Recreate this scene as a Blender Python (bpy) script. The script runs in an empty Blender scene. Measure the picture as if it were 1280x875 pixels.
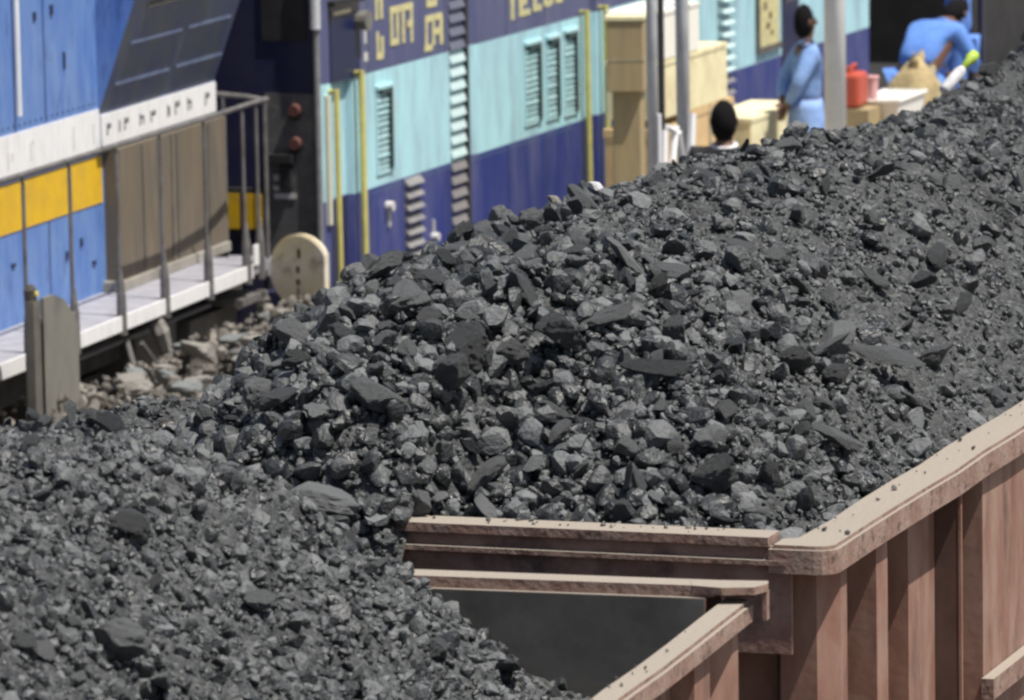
import bpy, bmesh, math, random
import numpy as np
from mathutils import Vector, Matrix, noise

random.seed(7)
rng = np.random.default_rng(11)
R = math.radians
scene = bpy.context.scene
COL = scene.collection

# ---------------------------------------------------------------- camera
cam_d = bpy.data.cameras.new("camera")
cam = bpy.data.objects.new("camera", cam_d)
COL.objects.link(cam)
CAMR = [[0.9444386016503108, -0.03094230990814073, -0.32722820961884364],
        [0.3282337674515787, 0.14110049149595302, 0.9339985252687198],
        [-0.01727198938594844, 0.9895116092078702, -0.14341706183541278]]   # columns: right, up, forward
m = Matrix.Identity(4)
for i in range(3):
    m[i][0] = CAMR[i][0]; m[i][1] = CAMR[i][1]; m[i][2] = -CAMR[i][2]
m[0][3], m[1][3], m[2][3] = 0, 0, 6.2
cam.matrix_world = m
cam_d.sensor_width = 36
cam_d.lens = 196.875
cam_d.clip_end = 600
cam_d.dof.use_dof = True
cam_d.dof.focus_distance = 18.5
cam_d.dof.aperture_fstop = 7
scene.camera = cam

# ---------------------------------------------------------------- world + sun
SUN_TO = Vector((1.0, -0.22, 2.35)).normalized()
world = bpy.data.worlds.new("World")
scene.world = world
world.use_nodes = True
nt = world.node_tree
bg = nt.nodes["Background"]
sky = nt.nodes.new("ShaderNodeTexSky")
sky.sky_type = 'NISHITA'
sky.sun_disc = False
sky.sun_elevation = math.asin(SUN_TO.z)
sky.sun_rotation = math.atan2(SUN_TO.x, SUN_TO.y)
sky.dust_density = 2.5
nt.links.new(sky.outputs[0], bg.inputs[0])
bg.inputs[1].default_value = 0.066
sun_d = bpy.data.lights.new("sun", 'SUN')
sun_d.energy = 5.0
sun_d.angle = R(0.5)
sun_d.color = (1.0, 0.95, 0.87)
sun = bpy.data.objects.new("sun", sun_d)
COL.objects.link(sun)
sun.rotation_euler = (-SUN_TO).to_track_quat('-Z', 'Y').to_euler()
sun.location = (20, 0, 40)
scene.view_settings.view_transform = 'Standard'
scene.view_settings.look = 'None'
scene.view_settings.gamma = 1
scene.view_settings.use_curve_mapping = False
scene.view_settings.exposure = 0.4
scene.cycles.filter_width = 2.5

# ---------------------------------------------------------------- materials
def mat(name, base, rough=0.7, metal=0.0, c2=None, scale=4.0, stretch=(1, 1, 1), lo=0.4, hi=0.65,
        c3=None, scale3=1.2, lo3=0.5, hi3=0.7, bump=0.0, bscale=60, dust=None, dust_lo=0.6, spec=0.5, detail=6):
    """base colour broken up by one or two layers of noise, dust on upward faces, small bump"""
    M = bpy.data.materials.new(name); M.use_nodes = True
    n = M.node_tree.nodes; l = M.node_tree.links
    b = n["Principled BSDF"]
    b.inputs["Roughness"].default_value = rough
    b.inputs["Metallic"].default_value = metal
    b.inputs["Specular IOR Level"].default_value = spec
    tc = n.new("ShaderNodeTexCoord")
    col = None
    def rgb(c):
        x = n.new("ShaderNodeRGB"); x.outputs[0].default_value = (*c, 1); return x.outputs[0]
    col = rgb(base)
    def layer(col, c, sc, st, a, z, seed):
        mp = n.new("ShaderNodeMapping"); mp.inputs["Scale"].default_value = st
        mp.inputs["Location"].default_value = (seed, seed * 1.7, seed * .3)
        l.new(tc.outputs["Object"], mp.inputs[0])
        nz = n.new("ShaderNodeTexNoise"); nz.inputs["Scale"].default_value = sc
        nz.inputs["Detail"].default_value = detail; nz.inputs["Roughness"].default_value = .62
        l.new(mp.outputs[0], nz.inputs[0])
        mr = n.new("ShaderNodeMapRange"); mr.inputs[1].default_value = a; mr.inputs[2].default_value = z
        l.new(nz.outputs[0], mr.inputs[0])
        mx = n.new("ShaderNodeMix"); mx.data_type = 'RGBA'
        l.new(mr.outputs[0], mx.inputs[0]); l.new(col, mx.inputs[6]); l.new(rgb(c), mx.inputs[7])
        return mx.outputs[2]
    if c2: col = layer(col, c2, scale, stretch, lo, hi, 0.0)
    if c3: col = layer(col, c3, scale3, stretch, lo3, hi3, 5.3)
    if dust:
        g = n.new("ShaderNodeNewGeometry")
        sx = n.new("ShaderNodeSeparateXYZ"); l.new(g.outputs["Normal"], sx.inputs[0])
        nz = n.new("ShaderNodeTexNoise"); nz.inputs["Scale"].default_value = 9; nz.inputs["Detail"].default_value = 5
        l.new(tc.outputs["Object"], nz.inputs[0])
        ad = n.new("ShaderNodeMath"); ad.operation = 'MULTIPLY_ADD'
        l.new(nz.outputs[0], ad.inputs[0]); ad.inputs[1].default_value = .5; l.new(sx.outputs[2], ad.inputs[2])
        mr = n.new("ShaderNodeMapRange"); mr.inputs[1].default_value = dust_lo; mr.inputs[2].default_value = dust_lo + .5
        l.new(ad.outputs[0], mr.inputs[0])
        mx = n.new("ShaderNodeMix"); mx.data_type = 'RGBA'
        l.new(mr.outputs[0], mx.inputs[0]); l.new(col, mx.inputs[6]); l.new(rgb(dust), mx.inputs[7])
        col = mx.outputs[2]
    l.new(col, b.inputs["Base Color"])
    if bump:
        nz = n.new("ShaderNodeTexNoise"); nz.inputs["Scale"].default_value = bscale; nz.inputs["Detail"].default_value = 4
        l.new(tc.outputs["Object"], nz.inputs[0])
        bp = n.new("ShaderNodeBump"); bp.inputs["Strength"].default_value = bump; bp.inputs["Distance"].default_value = .02
        l.new(nz.outputs[0], bp.inputs["Height"]); l.new(bp.outputs[0], b.inputs["Normal"])
    return M

def banded(name, bands, rough=.55, streak=(.3, .28, .3), amount=.35):
    """paint in horizontal bands by height (object z), run over by vertical dirt streaks"""
    M = bpy.data.materials.new(name); M.use_nodes = True
    n = M.node_tree.nodes; l = M.node_tree.links
    b = n["Principled BSDF"]; b.inputs["Roughness"].default_value = rough
    tc = n.new("ShaderNodeTexCoord")
    sx = n.new("ShaderNodeSeparateXYZ"); l.new(tc.outputs["Object"], sx.inputs[0])
    mr = n.new("ShaderNodeMapRange"); mr.inputs[1].default_value = 0; mr.inputs[2].default_value = 5
    l.new(sx.outputs[2], mr.inputs[0])
    cr = n.new("ShaderNodeValToRGB"); cr.color_ramp.interpolation = 'CONSTANT'
    el = cr.color_ramp.elements
    while len(el) < len(bands): el.new(0.5)
    for e, (z, c) in zip(el, bands):
        e.position = z / 5; e.color = (*c, 1)
    l.new(mr.outputs[0], cr.inputs[0])
    mp = n.new("ShaderNodeMapping"); mp.inputs["Scale"].default_value = (2.4, 2.4, .55); l.new(tc.outputs["Object"], mp.inputs[0])
    nz = n.new("ShaderNodeTexNoise"); nz.inputs["Scale"].default_value = 1.6; nz.inputs["Detail"].default_value = 7; nz.inputs["Roughness"].default_value = .65
    l.new(mp.outputs[0], nz.inputs[0])
    m2 = n.new("ShaderNodeMapRange"); m2.inputs[1].default_value = .42; m2.inputs[2].default_value = .72; m2.inputs[4].default_value = amount
    l.new(nz.outputs[0], m2.inputs[0])
    mx = n.new("ShaderNodeMix"); mx.data_type = 'RGBA'
    l.new(m2.outputs[0], mx.inputs[0]); l.new(cr.outputs[0], mx.inputs[6])
    mx.inputs[7].default_value = (*streak, 1)
    mp2 = n.new("ShaderNodeMapping"); mp2.inputs["Scale"].default_value = (9, 9, 1.1); mp2.inputs["Location"].default_value = (3, 7, 1); l.new(tc.outputs["Object"], mp2.inputs[0])
    n2 = n.new("ShaderNodeTexNoise"); n2.inputs["Scale"].default_value = 1.1; n2.inputs["Detail"].default_value = 8; n2.inputs["Roughness"].default_value = .7
    l.new(mp2.outputs[0], n2.inputs[0])
    m3 = n.new("ShaderNodeMapRange"); m3.inputs[1].default_value = .55; m3.inputs[2].default_value = .78; m3.inputs[4].default_value = .6
    l.new(n2.outputs[0], m3.inputs[0])
    mxb = n.new("ShaderNodeMix"); mxb.data_type = 'RGBA'
    l.new(m3.outputs[0], mxb.inputs[0]); l.new(mx.outputs[2], mxb.inputs[6]); mxb.inputs[7].default_value = (.09, .085, .09, 1)
    l.new(mxb.outputs[2], b.inputs["Base Color"])
    nb = n.new("ShaderNodeTexNoise"); nb.inputs["Scale"].default_value = 1.5; l.new(tc.outputs["Object"], nb.inputs[0])
    bp = n.new("ShaderNodeBump"); bp.inputs["Strength"].default_value = .25; bp.inputs["Distance"].default_value = .03
    l.new(nb.outputs[0], bp.inputs["Height"]); l.new(bp.outputs[0], b.inputs["Normal"])
    return M

def coal_mat(name, dark, light, rough, per_object=False, bump=.5, spec=.5):
    M = bpy.data.materials.new(name); M.use_nodes = True
    n = M.node_tree.nodes; l = M.node_tree.links
    b = n["Principled BSDF"]; b.inputs["Specular IOR Level"].default_value = spec
    tc = n.new("ShaderNodeTexCoord")
    g = n.new("ShaderNodeNewGeometry")
    if per_object:
        oi = n.new("ShaderNodeObjectInfo"); rnd = oi.outputs["Random"]
    else:
        rnd = g.outputs["Random Per Island"]
    nz = n.new("ShaderNodeTexNoise"); nz.inputs["Scale"].default_value = 22; nz.inputs["Detail"].default_value = 6
    l.new(tc.outputs["Object"], nz.inputs[0])
    pw = n.new("ShaderNodeMath"); pw.operation = 'POWER'; l.new(rnd, pw.inputs[0]); pw.inputs[1].default_value = 1.2 if per_object else 2.3
    a = n.new("ShaderNodeMath"); a.operation = 'MULTIPLY_ADD'; l.new(nz.outputs[0], a.inputs[0]); a.inputs[1].default_value = .7
    l.new(pw.outputs[0], a.inputs[2])
    mr = n.new("ShaderNodeMapRange"); mr.inputs[1].default_value = .25; mr.inputs[2].default_value = 1.45
    l.new(a.outputs[0], mr.inputs[0])
    mx = n.new("ShaderNodeMix"); mx.data_type = 'RGBA'; l.new(mr.outputs[0], mx.inputs[0])
    mx.inputs[6].default_value = (*dark, 1); mx.inputs[7].default_value = (*light, 1)
    l.new(mx.outputs[2], b.inputs["Base Color"])
    r2 = n.new("ShaderNodeMapRange"); r2.inputs[3].default_value = rough - .2; r2.inputs[4].default_value = rough + .25
    l.new(rnd, r2.inputs[0]); l.new(r2.outputs[0], b.inputs["Roughness"])
    nb = n.new("ShaderNodeTexNoise"); nb.inputs["Scale"].default_value = 70; nb.inputs["Detail"].default_value = 5
    l.new(tc.outputs["Object"], nb.inputs[0])
    bp = n.new("ShaderNodeBump"); bp.inputs["Strength"].default_value = bump; bp.inputs["Distance"].default_value = .008
    l.new(nb.outputs[0], bp.inputs["Height"]); l.new(bp.outputs[0], b.inputs["Normal"])
    return M

MT = {}
DUSTC = (.30, .27, .23)
MT['coal'] = coal_mat("coal", (.020, .0222, .0238), (.142, .150, .156), .50, bump=.9)
MT['coal_lump'] = coal_mat("coal_lump", (.030, .0328, .0345), (.155, .163, .168), .50, True, bump=.9)
def grit_mat(name, dark, light, cell, rough=.8):
    """dusty bed of small grains: one tone per grain, grains stand up in the bump"""
    M = bpy.data.materials.new(name); M.use_nodes = True
    n = M.node_tree.nodes; l = M.node_tree.links
    b = n["Principled BSDF"]; b.inputs["Roughness"].default_value = rough
    tc = n.new("ShaderNodeTexCoord")
    v = n.new("ShaderNodeTexVoronoi"); v.inputs["Scale"].default_value = cell; l.new(tc.outputs["Object"], v.inputs["Vector"])
    sp = n.new("ShaderNodeSeparateColor"); l.new(v.outputs["Color"], sp.inputs[0])
    nz = n.new("ShaderNodeTexNoise"); nz.inputs["Scale"].default_value = 5; nz.inputs["Detail"].default_value = 8; l.new(tc.outputs["Object"], nz.inputs[0])
    pw = n.new("ShaderNodeMath"); pw.operation = 'POWER'; l.new(sp.outputs[0], pw.inputs[0]); pw.inputs[1].default_value = 2.0
    ad = n.new("ShaderNodeMath"); ad.operation = 'MULTIPLY_ADD'; l.new(nz.outputs[0], ad.inputs[0]); ad.inputs[1].default_value = .8; l.new(pw.outputs[0], ad.inputs[2])
    mr = n.new("ShaderNodeMapRange"); mr.inputs[1].default_value = .25; mr.inputs[2].default_value = 1.35; l.new(ad.outputs[0], mr.inputs[0])
    mx = n.new("ShaderNodeMix"); mx.data_type = 'RGBA'; l.new(mr.outputs[0], mx.inputs[0])
    mx.inputs[6].default_value = (*dark, 1); mx.inputs[7].default_value = (*light, 1)
    l.new(mx.outputs[2], b.inputs["Base Color"])
    bp = n.new("ShaderNodeBump"); bp.invert = True; bp.inputs["Strength"].default_value = .8; bp.inputs["Distance"].default_value = .009
    l.new(v.outputs["Distance"], bp.inputs["Height"]); l.new(bp.outputs[0], b.inputs["Normal"])
    return M
MT['coal_fines'] = grit_mat("coal_fines", (.020, .0217, .0230), (.074, .0785, .081), 66)
MT['rubble'] = grit_mat("rubble_dirt", (.045, .041, .037), (.19, .175, .155), 30)
MT['crumb'] = coal_mat("coal_crumb", (.06, .058, .054), (.17, .16, .145), .7)
MT['pale_lump'] = mat("pale_lump", (.2, .21, .205), .6, c2=(.09, .095, .095), scale=18, bump=.5)
MT['wagon'] = mat("wagon_paint", (.225, .115, .083), .75, c2=(.305, .198, .155), scale=4, stretch=(2, 2, .7), lo=.40, hi=.66,
                  c3=(.085, .045, .036), scale3=3.2, lo3=.54, hi3=.80, dust=(.26, .23, .195), dust_lo=.75, bump=.3, bscale=5)
MT['wagon_top'] = mat("wagon_coping", (.225, .135, .105), .85, c2=(.29, .205, .168), scale=7, lo=.4, hi=.6,
                      c3=(.085, .058, .048), scale3=22, lo3=.54, hi3=.68, dust=(.275, .24, .20), dust_lo=.64, bump=.25, bscale=45)
MT['wagon_web'] = mat("wagon_dusted_web", (.20, .115, .092), .8, c2=(.26, .175, .145), scale=8, c3=(.07, .05, .045), scale3=5, lo3=.52, hi3=.68,
                      dust=(.26, .23, .195), dust_lo=.75, bump=.3, bscale=25)
MT['wagon_shade'] = mat('recess_shade_brown', (.075, .038, .030), .85, c2=(.11, .064, .05), scale=5)  # dark brown: recess shade on the stiffener plates put into the colour
MT['wagon_in'] = mat("coal_stained_steel", (.085, .082, .078), .8, c2=(.13, .122, .112), scale=3, lo=.4, hi=.7, c3=(.025, .024, .023), scale3=1.6, lo3=.45, hi3=.7, bump=.1, bscale=6)
MT['underframe'] = mat("underframe", (.03, .028, .026), .85, c2=(.07, .06, .05), scale=6)
MT['under_box'] = mat("grey_brown_box", (.085, .08, .07), .8, c2=(.14, .13, .11), scale=5)
MT['rail'] = mat("rail_steel", (.12, .08, .06), .6, .6)
MT['concrete'] = mat("concrete", (.34, .32, .28), .9, c2=(.24, .22, .19), scale=3, bump=.4)
MT['ballast'] = mat("ballast", (.22, .19, .16), .95, c2=(.10, .09, .08), scale=14, bump=1, bscale=18)
MT['stone'] = mat("pale_stone", (.27, .255, .23), .9, c2=(.16, .15, .14), scale=12, bump=.5)
MT['stone_grey'] = mat("grey_stone", (.20, .215, .215), .8, c2=(.12, .13, .13), scale=12, bump=.5)
MT['loco_blue'] = mat("loco_blue", (.085, .185, .49), .45, c2=(.17, .285, .55), scale=2.6, stretch=(3, 3, .8), lo=.36, hi=.68,
                      c3=(.055, .09, .22), scale3=4, lo3=.56, hi3=.76, bump=.25, bscale=2.2)
MT['loco_navy'] = mat("loco_navy", (.045, .07, .185), .5, c2=(.085, .11, .15), scale=3.2, stretch=(1.5, 1.5, .9), lo=.38, hi=.62, c3=(.03, .055, .19), scale3=8, lo3=.62, hi3=.78)
MT['navy_dark'] = mat("dark_navy", (.012, .014, .055), .5, c2=(.025, .026, .06), scale=4)
MT['white'] = mat("white_paint", (.80, .80, .80), .6, c2=(.66, .65, .66), scale=7, stretch=(4, 4, .6), lo=.45, hi=.7, c3=(.45, .42, .40), scale3=5, lo3=.62, hi3=.8)
MT['yellow'] = mat("yellow_paint", (.72, .44, .012), .5, c2=(.60, .37, .03), scale=6, c3=(.34, .24, .08), scale3=9, lo3=.62, hi3=.78)
MT['tan_box'] = mat("dusty_brown_steel", (.15, .118, .082), .8, c2=(.115, .10, .082), scale=3, stretch=(3, 3, .4), c3=(.18, .15, .11), scale3=4)
MT['walk'] = mat("walkway_plate", (.30, .30, .335), .7, c2=(.23, .23, .26), scale=6)
MT['ledge'] = mat('blue_grey_ledge', (.12, .15, .235), .6, c2=(.075, .10, .18), scale=9)
MT['grey_steel'] = mat("grey_steel", (.17, .17, .175), .6, c2=(.25, .25, .25), scale=8, c3=(.09, .085, .08), scale3=12, lo3=.6, hi3=.75)
MT['rail_paint'] = mat("handrail_grey", (.15, .145, .145), .6, c2=(.09, .085, .08), scale=12)
MT['tan_cab'] = mat("tan_grey_paint", (.185, .178, .155), .8, c2=(.125, .12, .11), scale=4, stretch=(2, 2, .6))
CB = ((0, (.022, .036, .19)), (1.865, (.41, .69, .76)), (2.65, (.078, .088, .19)))
MT['coach'] = banded("coach_paint", CB, streak=(.165, .17, .26), amount=.5)
MT['coach_slat'] = banded("coach_slat", ((0, (.19, .18, .185)), (1.865, (.47, .62, .63)), (2.65, (.12, .125, .18))), amount=.3)
MT['coach_stripe'] = mat("coach_stripe", (.36, .66, .72), .6, c2=(.50, .64, .67), scale=6, stretch=(4, 4, .5))
MT['coach_end'] = mat("coach_end_grey", (.11, .108, .105), .75, c2=(.07, .07, .08), scale=4, c3=(.17, .165, .15), scale3=5)
MT['lower_slat'] = mat("pale_slat", (.23, .225, .22), .7, c2=(.16, .155, .17), scale=9)
MT['rail_yellow'] = mat("handrail_yellow", (.60, .55, .17), .5, c2=(.48, .44, .16), scale=9)
MT['rail_cream'] = mat("handrail_cream", (.72, .72, .58), .5)
MT['letter_yellow'] = mat("letter_yellow", (.60, .55, .27), .8, c2=(.36, .345, .25), lo=.45, hi=.7, scale=15)
MT['letter_white'] = mat("letter_white", (.55, .54, .53), .6)
MT['letter_dark'] = mat("letter_dark", (.10, .10, .12), .7)
MT['black'] = mat("black_dirt_and_shade", (.012, .012, .014), .8, c2=(.025, .024, .026), scale=4)  # for black parts, and for shade painted in as black
MT['vent_slat'] = mat('vent_slat', (.32, .50, .53), .7, c2=(.22, .36, .38), scale=14)
MT['vent_back'] = mat('vent_backing', (.17, .27, .29), .8)
MT['seam_shade'] = mat('reveal_shade_and_seam', (.035, .06, .06), .8, c2=(.10, .15, .15), scale=25, lo=.55, hi=.75)  # painted reveal shade on the vents, also the dark panel seams
MT['glass'] = mat("dark_glass", (.012, .02, .07), .25, spec=.5)
MT['red'] = mat("red_lamp", (.10, .036, .031), .75)
MT['disc'] = mat("cream_disc", (.62, .54, .33), .75, c2=(.68, .63, .52), scale=3, lo=.42, hi=.6, c3=(.26, .23, .17), scale3=7, lo3=.52, hi3=.74)
MT['disc_mark'] = mat("brown_mark", (.12, .075, .03), .8)
MT['pole'] = mat("grey_pole", (.56, .57, .59), .5, c2=(.44, .45, .47), scale=6)
MT['white_pole'] = mat("white_pole", (.78, .80, .80), .5, c2=(.66, .68, .69), scale=4)
MT['near_black'] = mat("near_black", (.03, .03, .035), .6)
MT['carton_cream'] = mat("cream_carton", (.78, .72, .46), .8, c2=(.66, .58, .36), scale=4, c3=(.48, .40, .25), scale3=9, lo3=.6, hi3=.75)
MT['carton_orange'] = mat("tan_carton", (.66, .47, .24), .8, c2=(.54, .38, .20), scale=4, c3=(.40, .29, .16), scale3=8, lo3=.6, hi3=.75)
MT['carton_white'] = mat("white_carton", (.78, .77, .70), .8)
MT['tan_post'] = mat("tan_board", (.36, .28, .15), .8, c2=(.30, .235, .135), scale=5, stretch=(3, 3, .5))
MT['sack'] = mat("jute_sack", (.46, .36, .19), .95, c2=(.34, .265, .14), scale=7, lo=.35, hi=.6, c3=(.16, .12, .07), scale3=11, lo3=.55, hi3=.7, bump=.8, bscale=40)
MT['sack_grey'] = mat("pale_sack", (.40, .36, .25), .95, c2=(.31, .27, .18), scale=20, bump=.6, bscale=90)
MT['skin'] = mat("brown_skin", (.13, .065, .04), .55)
MT['hair'] = mat("black_hair", (.008, .007, .008), .95, spec=.15)
MT['shirt'] = mat("light_blue_cloth", (.22, .36, .66), .9, c2=(.17, .29, .58), scale=14, bump=.4, bscale=14)
MT['lungi'] = mat("pale_blue_cloth", (.26, .40, .70), .9, c2=(.17, .29, .60), scale=9, bump=.5, bscale=12)
MT['porter'] = mat("porter_blue", (.12, .26, .66), .9, c2=(.09, .2, .56), scale=9, bump=.4, bscale=12)
MT['porter_dark'] = mat("porter_dark_blue", (.03, .05, .16), .9)
MT['dark_cloth'] = mat("dark_cloth", (.02, .02, .024), .9)
MT['white_cloth'] = mat("white_cloth", (.78, .78, .80), .9)
MT['red_plastic'] = mat("red_plastic", (.48, .085, .05), .45)
MT['pink_plastic'] = mat("pink_plastic", (.75, .42, .42), .5)
MT['white_plastic'] = mat("white_plastic", (.80, .79, .76), .5)
MT['dull_white'] = mat('dull_white', (.52, .53, .55), .7, c2=(.36, .36, .38), scale=18)
MT['lime'] = mat("lime_plastic", (.36, .50, .07), .6)

# ---------------------------------------------------------------- mesh helpers
class MB:
    def __init__(s): s.v = []; s.f = []
    def add(s, vs, fs):
        o = len(s.v); s.v += [tuple(p) for p in vs]; s.f += [tuple(i + o for i in f) for f in fs]; return s
    def box(s, lo, hi, bev=0.0):
        x0, y0, z0 = lo; x1, y1, z1 = hi
        if not bev:
            s.add([(x0, y0, z0), (x1, y0, z0), (x1, y1, z0), (x0, y1, z0), (x0, y0, z1), (x1, y0, z1), (x1, y1, z1), (x0, y1, z1)],
                  [(0, 3, 2, 1), (4, 5, 6, 7), (0, 1, 5, 4), (1, 2, 6, 5), (2, 3, 7, 6), (3, 0, 4, 7)])
        else:
            b = bmesh.new(); bmesh.ops.create_cube(b, size=1)
            for v in b.verts:
                v.co = Vector(((x0 + x1) / 2 + v.co.x * (x1 - x0), (y0 + y1) / 2 + v.co.y * (y1 - y0), (z0 + z1) / 2 + v.co.z * (z1 - z0)))
            bmesh.ops.bevel(b, geom=b.edges[:], offset=bev, segments=2, affect='EDGES', profile=.5)
            s.bm(b)
        return s
    def bm(s, b):
        b.verts.index_update()
        s.add([v.co.copy() for v in b.verts], [[v.index for v in f.verts] for f in b.faces]); b.free(); return s
    def tube(s, pts, r, n=8, caps=True):
        pts = [Vector(p) for p in pts]; rings = []
        for i, p in enumerate(pts):
            d = (pts[min(i + 1, len(pts) - 1)] - pts[max(i - 1, 0)]).normalized()
            a = d.orthogonal().normalized() if abs(d.z) > .9 else d.cross(Vector((0, 0, 1))).normalized()
            c = d.cross(a)
            rr = r[i] if isinstance(r, (list, tuple)) else r
            rings.append([p + a * math.cos(t) * rr + c * math.sin(t) * rr for t in [k * 2 * math.pi / n for k in range(n)]])
        vs = [q for ring in rings for q in ring]; fs = []
        for i in range(len(pts) - 1):
            for k in range(n):
                fs.append((i * n + k, i * n + (k + 1) % n, (i + 1) * n + (k + 1) % n, (i + 1) * n + k))
        if caps: fs += [tuple(range(n))[::-1], tuple((len(pts) - 1) * n + k for k in range(n))]
        return s.add(vs, fs)
    def prism(s, poly, z0, z1):
        """plan polygon (x, y) raised from z0 to z1"""
        n = len(poly)
        vs = [(x, y, z0) for x, y in poly] + [(x, y, z1) for x, y in poly]
        fs = [tuple(range(n))[::-1], tuple(range(n, 2 * n))] + [(i, (i + 1) % n, n + (i + 1) % n, n + i) for i in range(n)]
        return s.add(vs, fs)
    def rings(s, rings, caps=True):
        n = len(rings[0]); vs = [p for r in rings for p in r]; fs = []
        for i in range(len(rings) - 1):
            for k in range(n):
                fs.append((i * n + k, i * n + (k + 1) % n, (i + 1) * n + (k + 1) % n, (i + 1) * n + k))
        if caps: fs += [tuple(range(n))[::-1], tuple((len(rings) - 1) * n + k for k in range(n))]
        return s.add(vs, fs)
    def build(s, name, material, parent=None, smooth=False, fix=True):
        me = bpy.data.meshes.new(name); me.from_pydata(s.v, [], s.f)
        if fix:
            b = bmesh.new(); b.from_mesh(me); bmesh.ops.recalc_face_normals(b, faces=b.faces[:]); b.to_mesh(me); b.free()
        me.materials.append(material)
        if smooth:
            for p in me.polygons: p.use_smooth = True
        o = bpy.data.objects.new(name, me); COL.objects.link(o)
        if parent: o.parent = parent
        return o

def tag(o, label=None, cat=None, group=None, kind=None):
    if label: o['label'] = label
    if cat: o['category'] = cat
    if group: o['group'] = group
    if kind: o['kind'] = kind
    return o

def thing(name, label, cat, loc=(0, 0, 0), rz=0, group=None):
    o = bpy.data.objects.new(name, None); COL.objects.link(o)
    o.location = loc; o.rotation_euler = (0, 0, rz); o.empty_display_size = .2
    return tag(o, label, cat, group)

# ================================================================ the setting
g = MB(); g.add([(-120, -60, 0), (120, -60, 0), (120, 240, 0), (-120, 240, 0)], [(0, 1, 2, 3)])
tag(g.build('ground', MT['ballast'], fix=False), kind='structure')
p = MB()
p.box((-12.6, -10, .02), (-8.7, 120, .86)); p.box((-12.62, -10, .86), (-8.55, 120, .90))
tag(p.build('platform', MT['concrete']), kind='structure')
for x in (-6.84, -5.16):
    r_ = MB(); r_.box((x - .035, -10, .02), (x + .035, 100, .17))
    tag(r_.build('rail_track', MT['rail']), kind='structure')
for x in (-15.8, -14.12):
    r_ = MB(); r_.box((x - .035, -10, .02), (x + .035, 100, .17))
    tag(r_.build('rail_track', MT['rail']), kind='structure')

# ================================================================ coal wagons
H3 = R(3.0)
def axle(parent, v, name='wheelset'):
    w = MB()
    for u in (-2.29, -.61):
        w.tube([(u - .06, v, .5), (u + .06, v, .5)], .46, 20)
    w.tube([(-2.4, v, .5), (-.5, v, .5)], .08, 10)
    w.build(name, MT['underframe'], parent)

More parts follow.
